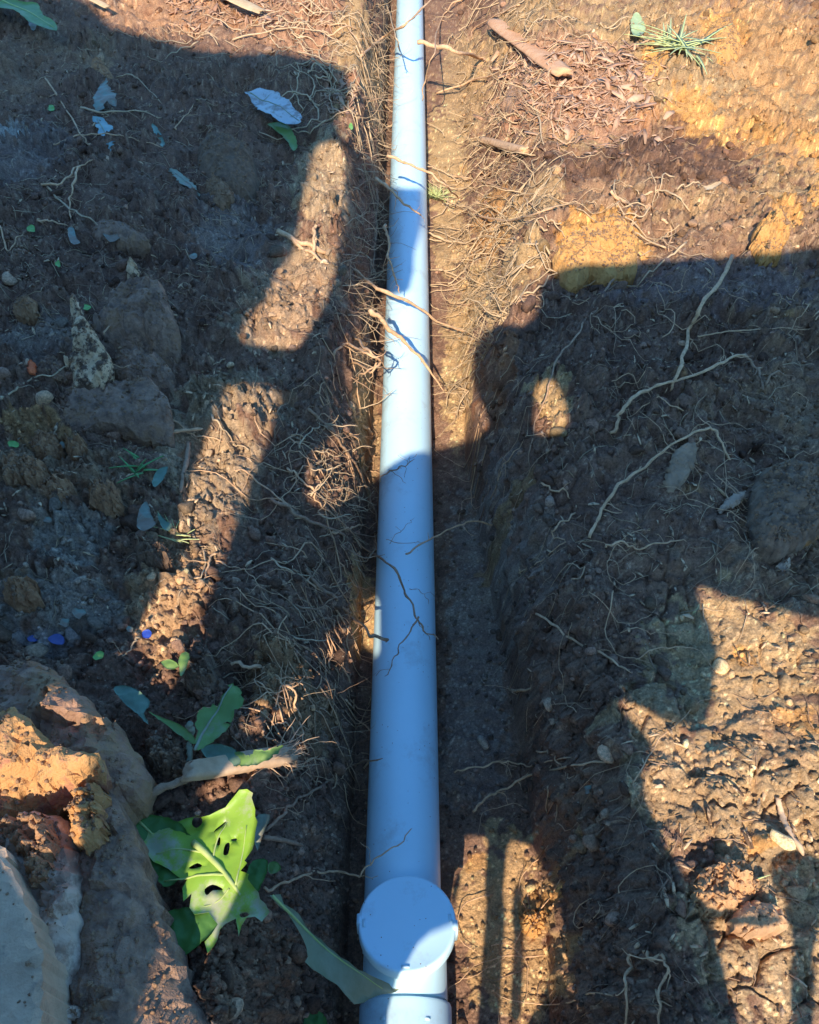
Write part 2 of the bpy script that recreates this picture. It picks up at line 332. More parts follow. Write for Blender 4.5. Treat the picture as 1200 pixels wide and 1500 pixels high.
def build_ground():
    # rows and columns packed where the viewer stands, coarse far away
    v = np.arange(1545, -135, -2.15); ang = R(PITCH)+np.arctan((v-750)/F)
    ys = 1.03/np.tan(ang)
    ys = np.concatenate([np.array([-8, -5, -3, -2, -1.4, -1, -.7, -.5, -.35, -.22, -.12, -.06, -.02]), ys])
    ys = ys[np.concatenate([[True], np.diff(ys) > 1e-4])]
    ys = np.concatenate([ys, ys[-1]+np.cumsum(np.geomspace(.02, 1.2, 22))])
    NC = 780; xs0 = np.concatenate([np.linspace(-7, -2.4, 40), np.linspace(-2.4, 2.4, 3000), np.linspace(2.4, 7, 40)])
    X = np.empty((len(ys), NC)); 
    for j, y in enumerate(ys):
        yy = min(max(y, .1), 4.2)
        depth = yy*.643+1.0*.766; hw = 600/F*depth*1.06
        d = np.where(np.abs(xs0) < hw, 1., .03)/hw
        d = d+1.3*np.exp(-((xs0+.125)/.05)**2)/hw+.6*np.exp(-((xs0-(floor_right(y)+.04))/.06)**2)/hw
        c = np.concatenate([[0], np.cumsum((d[1:]+d[:-1])*.5*np.diff(xs0))])
        X[j] = np.interp(np.linspace(0, c[-1], NC), c, xs0)
    Y = np.repeat(ys[:, None], NC, 1)
    Z, flo, lump, big = soil_height(X, Y)
    # trench walls: roughen sideways, undercut the lip a little
    bl, tl = -.083, top_left(Y)
    wl = sst(.0, .25, (bl-X)/(bl-tl))*sst(1.25, .85, (bl-X)/(bl-tl))
    wr = sst(0, .2, (X-floor_right(Y))/(top_right(Y)-floor_right(Y)))*sst(1.2, .8, (X-floor_right(Y))/(top_right(Y)-floor_right(Y)))
    n = fbm(Y*24, Z*24, 120, 4); n2 = fbm(Y*80, Z*80, 125, 3)
    X2 = X+wl*(.020*n+.009*n2)+wr*(.024*n+.009*n2)
    # colours
    base = np.array([.17, .122, .088]); C = np.ones(X.shape+(3,))*base
    rightlow = sst(.3, .45, X)
    C = C+(np.array([.20, .145, .10])-C)*rightlow[..., None]
    jx = .5*vnoise(X*14, Y*14, 200); jy = .5*vnoise(X*14, Y*14, 201); jj = fbm(X*40, Y*40, 202, 3)
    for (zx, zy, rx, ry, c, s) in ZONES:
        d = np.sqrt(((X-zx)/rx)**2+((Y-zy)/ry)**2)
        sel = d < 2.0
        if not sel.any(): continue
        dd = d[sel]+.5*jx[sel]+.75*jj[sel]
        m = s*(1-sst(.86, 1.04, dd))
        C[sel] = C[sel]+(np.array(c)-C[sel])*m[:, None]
    t = 1+.40*fbm(X*11, Y*11, 210, 3)+.50*fbm(X*55, Y*55, 214, 3)
    C = C*np.clip(t, .35, 1.9)[..., None]
    sp_ = h2(np.floor(X/.0035), np.floor(Y/.0035), 240); C = C*(1+1.3*(sp_ > .93)*(vnoise(X*16, Y*16, 241) > -.2))[..., None]
    ochre = sst(.28, .55, fbm(X*18+7, Y*18, 220, 3))*rightlow*.35
    C = C+(np.array([.5, .3, .12])-C)*ochre[..., None]
    f1, f2, r = worley(X/.03, Y/.03, 230)
    C = C*(1+.22*(r-.5))[..., None]
    lum = C.mean(-1, keepdims=True); C = C*np.interp(lum, [.08, .16, .3, .45], [1.2, 1.12, .90, .78])*np.interp(lum, [.10, .22], [0, 1])*np.array([1.09, .91, .72])+C*np.interp(lum, [.08, .16, .3, .45], [1.15, 1.08, .92, .82])*(1-np.interp(lum, [.10, .22], [0, 1]))*np.array([1.25, .89, .73])
    C = np.clip(C, .015, .8)
    nr, nc = X.shape
    V = np.stack([X2, Y, Z], -1).reshape(-1, 3)
    idx = np.arange(nr*nc).reshape(nr, nc)
    Fc = np.stack([idx[:-1, :-1], idx[:-1, 1:], idx[1:, 1:], idx[1:, :-1]], -1).reshape(-1, 4)
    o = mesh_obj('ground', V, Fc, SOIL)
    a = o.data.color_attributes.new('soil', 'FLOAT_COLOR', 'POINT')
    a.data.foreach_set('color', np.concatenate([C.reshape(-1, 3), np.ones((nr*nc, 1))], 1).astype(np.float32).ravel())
    tag(o, kind='structure')
    # coarser copy for placing things on the surface
    s = idx[::3, ::3]; m2, n2_ = s.shape
    vv = V[s.ravel()].tolist(); k = np.arange(m2*n2_).reshape(m2, n2_)
    ff = np.stack([k[:-1, :-1], k[:-1, 1:], k[1:, 1:], k[1:, :-1]], -1).reshape(-1, 4).tolist()
    Cc = C.reshape(-1, 3)[s.ravel()]
    return o, BVHTree.FromPolygons(vv, ff), (X, Y, Z, C)
GROUND, GB, GRID = build_ground()
def at(px, py, lift=0.0):
    h = GB.ray_cast(cam_loc, ray(px, py))[0]
    if h is None: h = at_z(px, py, .3)
    return Vector((h.x, h.y, h.z))+Vector((0, 0, lift))
def ground_z(x, y):
    h = GB.ray_cast(Vector((x, y, 2)), Vector((0, 0, -1)))[0]
    return h.z if h else .3

# ---------------------------------------------------------------- tubes
def tube_geo(P, rad, sides=6, wob=0, seed=0):
    P = np.asarray(P, float); n = len(P)
    T = np.gradient(P, axis=0); T /= np.linalg.norm(T, axis=1)[:, None]+1e-9
    up = np.array([0.13, .07, 1.]); S = np.cross(T, up); ln = np.linalg.norm(S, axis=1)[:, None]
    S = np.where(ln < 1e-3, np.array([1., 0, 0]), S/(ln+1e-9)); U = np.cross(S, T)
    a = np.linspace(0, 2*np.pi, sides, endpoint=False); rr = np.asarray(rad, float)[:, None]*np.ones((1, sides))
    if wob:
        g = np.random.default_rng(seed); rr = rr*(1+wob*g.normal(size=rr.shape))
    V = P[:, None]+rr[..., None]*(np.cos(a)[None, :, None]*S[:, None]+np.sin(a)[None, :, None]*U[:, None])
    V = V.reshape(-1, 3); i = np.arange(n-1)[:, None]*sides; j = np.arange(sides)[None]; j2 = (j+1) % sides
    Fq = np.stack([i+j, i+j2, i+sides+j2, i+sides+j], -1).reshape(-1, 4)
    # end caps as degenerate-free quads to a centre point
    V = np.concatenate([V, P[:1], P[-1:]]); c0 = n*sides; c1 = c0+1; b = (n-1)*sides
    jj = np.arange(sides); j3 = (jj+1) % sides
    caps = [np.stack([np.full(sides, c0), j3, jj], -1), np.stack([np.full(sides, c1), b+jj, b+j3], -1)]
    F3 = np.concatenate([np.stack([Fq[:, 0], Fq[:, 1], Fq[:, 2]], -1), np.stack([Fq[:, 0], Fq[:, 2], Fq[:, 3]], -1)]+caps)
    return V, F3
def smooth_path(pts, per=6, jitter=0.0, seed=0):
    P = np.array([list(p) for p in pts], float)
    if len(P) < 2: return P
    Q = np.vstack([2*P[0]-P[1], P, 2*P[-1]-P[-2]]); out = []
    for i in range(1, len(Q)-2):
        for k in range(per):
            t = k/per; a, b, c, d = Q[i-1:i+3]
            out.append(.5*((2*b)+(-a+c)*t+(2*a-5*b+4*c-d)*t*t+(-a+3*b-3*c+d)*t**3))
    out.append(P[-1]); out = np.array(out)
    if jitter:
        g = np.random.default_rng(seed); nz = g.normal(size=out.shape)*jitter
        nz[1:-1] = (nz[:-2]+nz[1:-1]*2+nz[2:])/4; out = out+nz
    return out
def merge(parts):
    V = []; Fs = []; o = 0
    for v, f in parts: V.append(v); Fs.append(f+o); o += len(v)
    return np.concatenate(V), np.concatenate(Fs)
def P3(p):
    """(px, py) on the ground; (px, py, 'z', z) on that level; (px, py, lift) above the ground"""
    if len(p) == 2: return at(p[0], p[1], .003)
    if len(p) == 4: return at_z(p[0], p[1], p[3])
    return at(p[0], p[1], p[2])
NR = [0]
def root(name, label, pts, r0, r1, m=None, twigs=0, cat='root', group=None, jit=.0025, sides=7):
    NR[0] += 1; sd = 500+NR[0]; k_ = .82 if name == 'root' else 1; r0 *= k_; r1 *= k_*.8; jit = jit*1.25 if name == 'root' else jit; twigs = twigs+(1 if name == 'root' else 0)
    ctrl = [P3(p) for p in pts]
    P = smooth_path(ctrl, 7, jit, sd); n = len(P)
    rad = np.linspace(r0, r1, n)*(1+.12*np.random.default_rng(sd).normal(size=n)); rad[-1] *= .3
    parts = [tube_geo(P, rad, sides, .08, sd)]
    g = np.random.default_rng(sd+5)
    for k in range(twigs):
        i = int(g.uniform(.15, .95)*n); i = min(max(i, 1), n-2)
        T = P[i+1]-P[i-1]; T /= np.linalg.norm(T)+1e-9
        side = np.cross(T, [0, 0, 1])*g.choice([-1, 1]); L = g.uniform(.012, .05)
        q = [P[i]]; d = T*.6+side*g.uniform(.5, 1)+np.array([0, 0, g.uniform(-.3, .2)])
        for s in range(6):
            d = d/np.linalg.norm(d)+g.normal(size=3)*.35*np.array([1, 1, .5]); d[2] -= .05; q.append(q[-1]+d/np.linalg.norm(d)*L/6)
        parts.append(tube_geo(np.array(q), np.linspace(min(rad[i]*.5, .0013), .0004, 7), 4))
    V, Fc = merge(parts); loc = P[0]
    o = mesh_obj(name, V-loc, Fc, m or ROOT); o.location = loc
    return tag(o, label, cat, group)

# ---------------------------------------------------------------- plates and stones cut to an outline
def inside(pts, poly):
    x, y = pts[:, 0], pts[:, 1]; c = np.zeros(len(pts), bool); n = len(poly)
    for i in range(n):
        x0, y0 = poly[i]; x1, y1 = poly[(i+1) % n]
        if y0 == y1: continue
        k = ((y0 > y) != (y1 > y)) & (x < (x1-x0)*(y-y0)/(y1-y0)+x0); c ^= k
    return c
def edge_dist(pts, poly):
    d = np.full(len(pts), 9.)
    for i in range(len(poly)):
        a = poly[i]; b = poly[(i+1) % len(poly)]; ab = b-a
        t = np.clip(((pts-a)@ab)/(ab@ab+1e-12), 0, 1); q = a+t[:, None]*ab
        d = np.minimum(d, np.linalg.norm(pts-q, axis=1))
    return d
def densify(poly, step, jit=0, g=None):
    out = []
    for i in range(len(poly)):
        a = poly[i]; b = poly[(i+1) % len(poly)]; L = np.linalg.norm(b-a); n = max(1, int(L/step))
        for k in range(n):
            p = a+(b-a)*k/n
            if jit and k: p = p+g.normal(size=2)*jit
            out.append(p)
    return np.array(out)
def fill(poly, step, holes=(), g=None):
    lo = poly.min(0); hi = poly.max(0)
    xs = np.arange(lo[0], hi[0], step); ys = np.arange(lo[1], hi[1], step)
    G = np.stack(np.meshgrid(xs, ys), -1).reshape(-1, 2)+g.uniform(-.3, .3, (len(xs)*len(ys), 2))*step
    ok = inside(G, poly) & (edge_dist(G, poly) > step*.55)
    for h in holes: ok &= ~inside(G, h) & (edge_dist(G, h) > step*.5)
    G = G[ok]; allp = [poly]+list(holes)+[G]; edges = []; o = 0
    for q in [poly]+list(holes):
        n = len(q); edges += [(o+i, o+(i+1) % n) for i in range(n)]; o += n
    A = np.concatenate(allp)
    vs, es, fs, *_ = delaunay_2d_cdt([Vector(p) for p in A.tolist()], edges, [], 0, 1e-7)
    vs = np.array([list(v) for v in vs]); fs = np.array([list(f) for f in fs if len(f) == 3])
    c = vs[fs].mean(1); ok = inside(c, poly)
    for h in holes: ok &= ~inside(c, h)
    return vs, fs[ok]
def stone(name, label, cat, outline, h, m, rnd=.5, tilt=(0, 0), rough=.006, thick=None, step=None, seed=1, jit=.0015, cuts=(), group=None, zabs=None, bell=.0, under=.22):
    """a lump whose top edge follows a picture outline lifted h over the soil; outline -> rim, skirt goes down into the ground"""
    g = np.random.default_rng(seed); c = np.mean(outline, 0); zc = (zabs if zabs is not None else at(*c).z+h)
    W = np.array([[at_z(px, py, zc).x, at_z(px, py, zc).y] for px, py in outline])
    size = np.ptp(W, axis=0).max(); st = step or max(size/44, .0022)
    rim = densify(W, st, jit, g); vs, fs = fill(rim, st, (), g)
    # rim order: boundary vertices are the first len(rim) only if cdt kept order
    d = edge_dist(vs, rim); rw = max(size*.5*rnd, 1e-4)
    c2 = W.mean(0); k = np.clip(d/rw, 0, 1); dome = np.sqrt(np.clip(1-(1-k)**2, 0, 1))
    th = thick or max(h*1.6, .02)
    hz = zc+(vs[:, 0]-c2[0])*tilt[0]+(vs[:, 1]-c2[1])*tilt[1]-(1-dome)*min(th*.7, rw*.9)
    hz = hz+rough*.5*fbm(vs[:, 0]*24+seed, vs[:, 1]*24, 300+seed, 3)+rough*.35*fbm(vs[:, 0]*90, vs[:, 1]*90, 310+seed, 2)
    big_ = max(size, .03)
    hz = hz+rough*1.1*plates(vs[:, 0]/(big_*.22)+seed, vs[:, 1]/(big_*.22), 340+seed, .07)-rough*.5+rough*.7*plates(vs[:, 0]/(big_*.08), vs[:, 1]/(big_*.08), 350+seed, .12)
    for (px, py, ang, dep) in cuts:           # broken facets: height limited by a slanted plane
        q = at_z(px, py, zc); nx, ny = math.cos(R(ang)), math.sin(R(ang))
        s = (vs[:, 0]-q.x)*nx+(vs[:, 1]-q.y)*ny; hz = np.where(s > 0, hz-s*dep, hz)
    V = np.column_stack([vs, hz]); parts = [(V, fs)]
    # skirt
    nr = len(rim); key = {(round(a, 5), round(b, 5)): i for i, (a, b) in enumerate(vs.tolist())}
    ri = [key.get((round(a, 5), round(b, 5)), None) for a, b in rim.tolist()]
    if any(i is None for i in ri): ri = [int(np.argmin(((vs-p)**2).sum(1))) for p in rim]
    top = V[ri]; rings = [top]; nrg = 5
    for k in range(1, nrg+1):
        t = k/nrg; rr = top.copy(); rr[:, 2] = top[:, 2]-th*t
        rr[:, :2] = c2+(top[:, :2]-c2)*(1+bell*math.sin(t*2.2)-under*t*t)
        rr += np.stack([fbm(rr[:, 0]*40+k, rr[:, 2]*40+rr[:, 1]*40, 330+seed+j, 2) for j in range(3)], -1)*rough*.8
        rings.append(rr)
    SV = np.concatenate(rings); i = np.arange(nr); j = (i+1) % nr; SF = []
    for k in range(nrg):
        a = k*nr+i; b = k*nr+j; cc = (k+1)*nr+j; dd = (k+1)*nr+i
        SF += [np.stack([a, dd, cc], -1), np.stack([a, cc, b], -1)]
    # stitch: the first ring reuses the rim vertices of the top
    SF = np.concatenate(SF); nv = len(V); remap = np.concatenate([np.array(ri), nv+np.arange(nr*nrg)])
    Vall = np.concatenate([V, SV[nr:]]); Fall = np.concatenate([fs, remap[SF]])
    loc = np.array([c2[0], c2[1], zc-th])
    # outward orientation
    o = mesh_obj(name, Vall-loc, Fall, m); o.location = loc
    bm = bmesh.new(); bm.from_mesh(o.data); bmesh.ops.recalc_face_normals(bm, faces=bm.faces)
    for e in bm.edges:
        if len(e.link_faces) == 2 and e.calc_face_angle(0) > R(20): e.smooth = False
    bm.to_mesh(o.data); bm.free()
    return tag(o, label, cat, group)
def leaf(name, label, outline, m, lift=.01, holes=(), curl=.008, tilt=(0, 0), cat='leaf', veins=(), midrib_r=.0012, seed=3, zabs=None, group=None, follow=False, step=None, vein_mat=None, thick=.0006, zline=None, jag=0):
    g = np.random.default_rng(seed); c = np.mean(outline, 0); zc = zabs if zabs is not None else at(*c).z+lift
    zq = (lambda px, py: np.interp(px, zline[0], zline[1])) if zline else (lambda px, py: zc)
    def w2(q): return np.array([[at_z(px, py, zq(px, py)).x, at_z(px, py, zq(px, py)).y] for px, py in q])
    def rounded(q, k=4):
        q = [np.array(p, float) for p in q]; n = len(q); out = []
        for i in range(n):
            a, b, c_, d = q[i-1], q[i], q[(i+1) % n], q[(i+2) % n]
            for j in range(k):
                t = j/k; out.append(.5*((2*b)+(-a+c_)*t+(2*a-5*b+4*c_-d)*t*t+(-a+3*b-3*c_+d)*t**3))
        return out
    if not jag: outline = rounded(outline, 3)
    holes = [rounded(h, 3) for h in holes]
    W = w2(outline); fit = None
    if zline:
        zz_ = np.array([zq(*q) for q in outline]); fit = np.linalg.lstsq(np.column_stack([W, np.ones(len(W))]), zz_, rcond=None)[0]
    size = np.ptp(W, axis=0).max(); st = step or max(size/22, .002)
    curl = min(curl, size*.10); rim = densify(W, st, size*(jag or .006), g); hs = [densify(w2(h), st*.8, 0, g) for h in holes]
    vs, fs = fill(rim, st, hs, g); c2 = W.mean(0)
    def hz(p):
        p = np.atleast_2d(p)
        return (zc if fit is None else p@fit[:2]+fit[2])+(p[:, 0]-c2[0])*tilt[0]+(p[:, 1]-c2[1])*tilt[1]+curl*fbm(p[:, 0]/size*2.2+seed, p[:, 1]/size*2.2, 400+seed, 2)+curl*.25*fbm(p[:, 0]/size*9, p[:, 1]/size*9, 410+seed, 2)
    z = hz(vs)
    if follow:
        z = np.array([max(ground_z(x, y)+lift, -1) for x, y in vs])+curl*.3*vnoise(vs[:, 0]/size*5, vs[:, 1]/size*5, 420+seed)
    V = np.column_stack([vs, z]); V2 = V.copy(); V2[:, 2] -= thick
    n = len(V); key = {(round(a, 5), round(b, 5)): i for i, (a, b) in enumerate(vs.tolist())}
    SF = []
    for q in [rim]+hs:
        ri = [key.get((round(a, 5), round(b, 5))) for a, b in q.tolist()]
        if any(i is None for i in ri): ri = [int(np.argmin(((vs-p)**2).sum(1))) for p in q]
        ri = np.array(ri); rj = np.roll(ri, -1); SF += [np.stack([ri, ri+n, rj+n], -1), np.stack([ri, rj+n, rj], -1)]
    Fall = np.concatenate([fs, fs[:, ::-1]+n]+SF); loc = np.array([c2[0], c2[1], zc])
    if veins:
        root_ = thing(name, loc, label, cat, group)
        o = mesh_obj('blade', np.concatenate([V, V2])-loc, Fall, m, root_)
        for i, (vp, vr) in enumerate(veins):
            q = w2(vp); zz = hz(q) if not follow else np.array([ground_z(a, b)+lift for a, b in q])
            Q = smooth_path(np.column_stack([q, zz+thick*.5]), 6)
            if not follow: Q[:, 2] = hz(Q[:, :2])+thick*.5
            v, f = tube_geo(Q, np.linspace(vr, vr*.35, len(Q)), 6)
            vo = mesh_obj('midrib' if i == 0 else 'side_vein', v-loc, f, vein_mat or VEIN, root_)
        return root_
    o = mesh_obj(name, np.concatenate([V, V2])-loc, Fall, m); o.location = loc
    return tag(o, label, cat, group)

# ---------------------------------------------------------------- the pipe and its fitting
def lathe(profile, axis_o, axis_d, seg=96, arc=None):
    """profile (s along axis, r)"""
    d = Vector(axis_d).normalized(); u = d.cross(Vector((1, 0, 0))).normalized() if abs(d.x) < .9 else d.cross(Vector((0, 0, 1))).normalized()
    v = d.cross(u); V = []; Fc = []
    for s, r in profile:
        for k in range(seg):
            a = 2*math.pi*k/seg; V.append(Vector(axis_o)+d*s+u*(r*math.cos(a))+v*(r*math.sin(a)))
    for i in range(len(profile)-1):
        for k in range(seg):
            k2 = (k+1) % seg; Fc.append((i*seg+k, i*seg+k2, (i+1)*seg+k2, (i+1)*seg+k))
    return V, Fc
def fix(o, ang=35):
    bm = bmesh.new(); bm.from_mesh(o.data); bmesh.ops.remove_doubles(bm, verts=bm.verts, dist=1e-6); bmesh.ops.recalc_face_normals(bm, faces=bm.faces)
    for e in bm.edges:
        if len(e.link_faces) == 2 and e.calc_face_angle(0) > R(ang): e.smooth = False
    bm.to_mesh(o.data); bm.free(); return o
PZ = .055
pipe = thing('drain_pipe', (0, .3, 0), 'long straight white PVC drain pipe lying along the trench with a capped fitting at its near end', 'pipe')
ys = [.262]+list(np.linspace(.3, 8, 40)); prof = [(y, .0552+(.00025*math.sin(y*3))) for y in ys]
prof = [(.262, .048), (.262, .0552)]+prof[1:]+[(8, .048)]
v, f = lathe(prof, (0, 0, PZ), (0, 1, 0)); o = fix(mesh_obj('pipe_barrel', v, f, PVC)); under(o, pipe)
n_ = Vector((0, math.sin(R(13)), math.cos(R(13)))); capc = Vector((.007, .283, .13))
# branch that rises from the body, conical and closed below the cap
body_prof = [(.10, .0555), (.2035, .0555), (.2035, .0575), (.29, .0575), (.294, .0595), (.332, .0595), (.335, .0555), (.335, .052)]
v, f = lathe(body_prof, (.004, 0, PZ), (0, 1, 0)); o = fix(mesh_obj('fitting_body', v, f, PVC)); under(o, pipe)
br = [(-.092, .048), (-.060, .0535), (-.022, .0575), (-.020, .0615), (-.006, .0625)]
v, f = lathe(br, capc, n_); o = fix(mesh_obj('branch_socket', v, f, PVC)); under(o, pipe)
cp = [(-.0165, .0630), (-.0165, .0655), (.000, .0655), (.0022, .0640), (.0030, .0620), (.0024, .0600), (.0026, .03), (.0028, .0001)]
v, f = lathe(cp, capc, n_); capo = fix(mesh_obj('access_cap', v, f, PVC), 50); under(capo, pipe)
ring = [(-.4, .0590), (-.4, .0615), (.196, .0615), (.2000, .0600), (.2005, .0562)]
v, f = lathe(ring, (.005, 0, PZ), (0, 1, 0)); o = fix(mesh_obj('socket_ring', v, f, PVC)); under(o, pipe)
def box_at(name, c, ax, dims, m, root_, bev=.0008):
    bm = bmesh.new(); bmesh.ops.create_cube(bm, size=1); bmesh.ops.scale(bm, vec=dims, verts=bm.verts)
    bmesh.ops.bevel(bm, geom=bm.edges[:], offset=bev, segments=2, affect='EDGES')
    M = Matrix.Translation(c) @ ax.to_4x4(); bmesh.ops.transform(bm, matrix=M, verts=bm.verts)
    me = bpy.data.meshes.new(name); bm.to_mesh(me); bm.free(); me.materials.append(m); me.shade_smooth()
    o = bpy.data.objects.new(name, me); col.objects.link(o); under(o, root_); return o
cu = n_.cross(Vector((1, 0, 0))).normalized()
AX = Matrix((Vector((1, 0, 0)), -cu, n_)).transposed()
for sx, sy, zt in ((-.0635, -.004, -.012), (.0635, 0.004, -.012)):
    box_at('cap_lug', capc+AX @ Vector((sx, sy, zt)), AX, (.008, .014, .030), PVC, pipe)
for a in (178, 355, 92):
    p = AX @ Vector((.0575*math.cos(R(a)), .0575*math.sin(R(a)), .0030))
    box_at('cap_mark', capc+p, AX @ Matrix.Rotation(R(a), 3, 'Z'), (.004, .011, .0016), PVC, pipe, .0004)
for a in (62, 118):
    p = Vector((.005+.0612*math.cos(R(a)), .176, PZ+.0612*math.sin(R(a))))
    box_at('moulded_nub', p, Matrix.Rotation(R(90-a), 3, 'Y'), (.007, .004, .003), PVC, pipe, .0006)
pipe['label'] = 'long straight white PVC drain pipe lying in the trench'
# ---------------------------------------------------------------- stones and clods one can tell apart
stone('rock', 'flat dark grey slab rock with a ragged front edge on the left bank', 'rock',
      [(55, 590), (75, 574), (150, 562), (215, 560), (246, 585), (250, 604), (246, 624), (205, 622), (170, 612), (140, 610), (98, 622), (78, 608)], .032, ROCK, .04, (.03, .16), .006, .06, seed=11, cuts=[(110, 600, -100, .8), (80, 590, 190, .6), (200, 606, -75, .7)])
stone('rock', 'rounded dark rock just above the flat slab rock', 'rock',
      [(160, 535), (168, 515), (200, 508), (235, 516), (252, 538), (250, 556), (210, 556), (172, 550)], .04, ROCK, .4, (0, .15), .006, seed=12, cuts=[(205, 545, -90, .6)])
stone('rock', 'broad dark angular rock with a small green leaf scrap on it', 'rock',
      [(150, 445), (165, 425), (215, 418), (240, 425), (258, 470), (245, 500), (200, 505), (150, 478), (128, 460)], .05, ROCK, .12, (.1, .3), .009, seed=13, cuts=[(190, 462, -95, 1.0), (165, 440, 160, .5), (240, 450, 20, .7)])
stone('rock', 'dark soil caked boulder near the top left beside the bluish dry leaf', 'rock',
      [(280, 200), (300, 180), (340, 178), (365, 195), (376, 225), (366, 256), (330, 262), (300, 250), (284, 225)], .07, CLOD_D, .7, (0, .1), .010, seed=14)
stone('rock', 'long smooth grey rock half buried on the upper left bank', 'rock',
      [(126, 322), (150, 312), (185, 318), (214, 335), (215, 345), (170, 344), (135, 336)], .025, ROCK, .6, (0, .1), .003, seed=15)
stone('rock', 'small dark stone left of the bark curl', 'rock', [(55, 525), (75, 519), (92, 525), (94, 545), (75, 550), (57, 542)], .02, ROCK, .6, seed=16)
stone('clod', 'soft dark clod right of the soil caked boulder', 'soil clod', [(300, 265), (312, 250), (335, 262), (340, 280), (320, 288), (302, 282)], .02, CLOD, .8, rough=.008, seed=17)
stone('clod', 'brown mossy clod near the upper left corner', 'soil clod', [(122, 100), (130, 80), (150, 78), (163, 95), (158, 112), (135, 116)], .04, CLOD_B, .8, rough=.010, seed=18)
stone('clod', 'small yellowish clod at the left edge above the bark curl', 'soil clod', [(15, 440), (30, 428), (48, 430), (50, 446), (32, 452), (18, 450)], .02, CLOD_B, .8, rough=.006, seed=19)
for i, (ol, lb, h) in enumerate([
    ([(40, 640), (55, 628), (78, 630), (84, 648), (70, 662), (45, 658)], 'orange brown clod just below the flat slab rock', .035),
    ([(0, 665), (18, 655), (30, 668), (26, 692), (0, 696)], 'brown clod touching the left edge of the photo', .03),
    ([(18, 680), (40, 664), (62, 672), (60, 694), (35, 700)], 'knobbly brown clod second from the left edge', .03),
    ([(95, 640), (118, 636), (124, 652), (108, 664), (95, 655)], 'brown clod right of the orange brown one', .025),
    ([(52, 705), (80, 694), (104, 702), (106, 722), (78, 734), (54, 724)], 'large crumbly brown clod in the middle of the brown heap', .03),
    ([(125, 710), (146, 696), (166, 704), (172, 722), (150, 734), (130, 728)], 'crumbly grey brown clod on the right of the brown heap', .03),
    ([(0, 845), (22, 838), (48, 846), (50, 866), (20, 874), (0, 868)], 'tan crumbly clod above the big corner rocks', .03),
    ([(196, 800), (215, 782), (240, 792), (246, 815), (220, 822), (200, 815)], 'dark clod left of the lower sunlit strip', .03),
    ([(208, 1085), (225, 1072), (255, 1074), (270, 1092), (268, 1116), (240, 1126), (212, 1112)], 'dark brown clod between corner rock and torn green leaf', .04),
    ([(268, 990), (290, 972), (318, 978), (326, 1000), (300, 1012), (274, 1008)], 'dark clod just right of the pointed end of the sunlit strip', .03),
    ([(252, 1120), (275, 1110), (288, 1122), (280, 1140), (258, 1140)], 'small dark clod beside the stem of the torn leaf', .02)]):
    stone('clod', lb, 'soil clod', ol, h, (CLOD_B if i < 7 else CLOD_D), .8, (0, .1), .010, seed=30+i, group='soil clods on the left bank')
# big rocks in the near left corner
stone('rock', 'large purple brown rock at the left edge with a sunlit top', 'rock',
      [(-90, 960), (0, 958), (48, 955), (70, 968), (100, 1000), (150, 1040), (188, 1080), (206, 1110), (196, 1150), (160, 1180), (110, 1185), (60, 1190), (-90, 1200)], .09, ROCK_P, .22, (.02, .05), .012, .14, seed=51, cuts=[(140, 1095, -60, .6), (60, 985, 100, .3), (150, 1050, 35, .35)])
stone('rock', 'broken orange rock glowing in the sun on top of the purple rock', 'rock',
      [(-90, 1040), (8, 1042), (24, 1038), (58, 1072), (72, 1090), (105, 1096), (142, 1098), (148, 1120), (120, 1142), (60, 1160), (0, 1182), (-90, 1200)], .108, ROCK_O, .14, (-.05, .05), .012, .06, seed=52, cuts=[(60, 1112, -85, .9), (110, 1105, -60, .5)])
stone('rock', 'biggest dark grey rock in the lower left corner with a fine white scratch', 'rock',
      [(108, 1195), (140, 1148), (165, 1160), (185, 1200), (205, 1255), (235, 1350), (262, 1430), (292, 1500), (320, 1580), (80, 1620), (95, 1440), (106, 1330)], .095, ROCK, .05, (-.05, .02), .008, .20, seed=53, cuts=[(182, 1290, 12, 1.0), (150, 1200, 60, .35), (130, 1380, 190, .3)])
stone('rock', 'pale streaked rock wedged between the grey slab and the biggest rock', 'rock',
      [(-40, 1200), (30, 1182), (80, 1186), (104, 1215), (108, 1300), (104, 1400), (70, 1475), (60, 1600), (-40, 1600)], .075, ROCK_W, .2, (.05, .0), .012, .16, seed=54)
stone('clod', 'crusty sunlit clod on the pale streaked rock', 'soil clod', [(-10, 1200), (30, 1188), (62, 1190), (76, 1215), (72, 1240), (66, 1285), (40, 1292), (28, 1250), (-10, 1225)], .105, CLOD_B, .5, (0, 0), .012, .05, seed=55)
stone('clod', 'orange brown lump below the tip of the broken orange rock', 'soil clod', [(94, 1180), (108, 1150), (134, 1138), (148, 1160), (142, 1215), (120, 1242), (100, 1225)], .115, ROCK_O, .6, (0, 0), .010, .07, seed=56)
stone('slab', 'smooth pale grey slab standing at the lower left corner', 'slab', [(-120, 1200), (0, 1238), (30, 1300), (66, 1405), (58, 1620), (-120, 1620)], .14, CONC, .03, (.10, 0), .002, .25, seed=57)
stone('rock', 'small pale stone at the foot of the biggest rock', 'rock', [(64, 1475), (90, 1462), (118, 1470), (116, 1490), (76, 1510)], .09, ROCK_W, .6, seed=58)
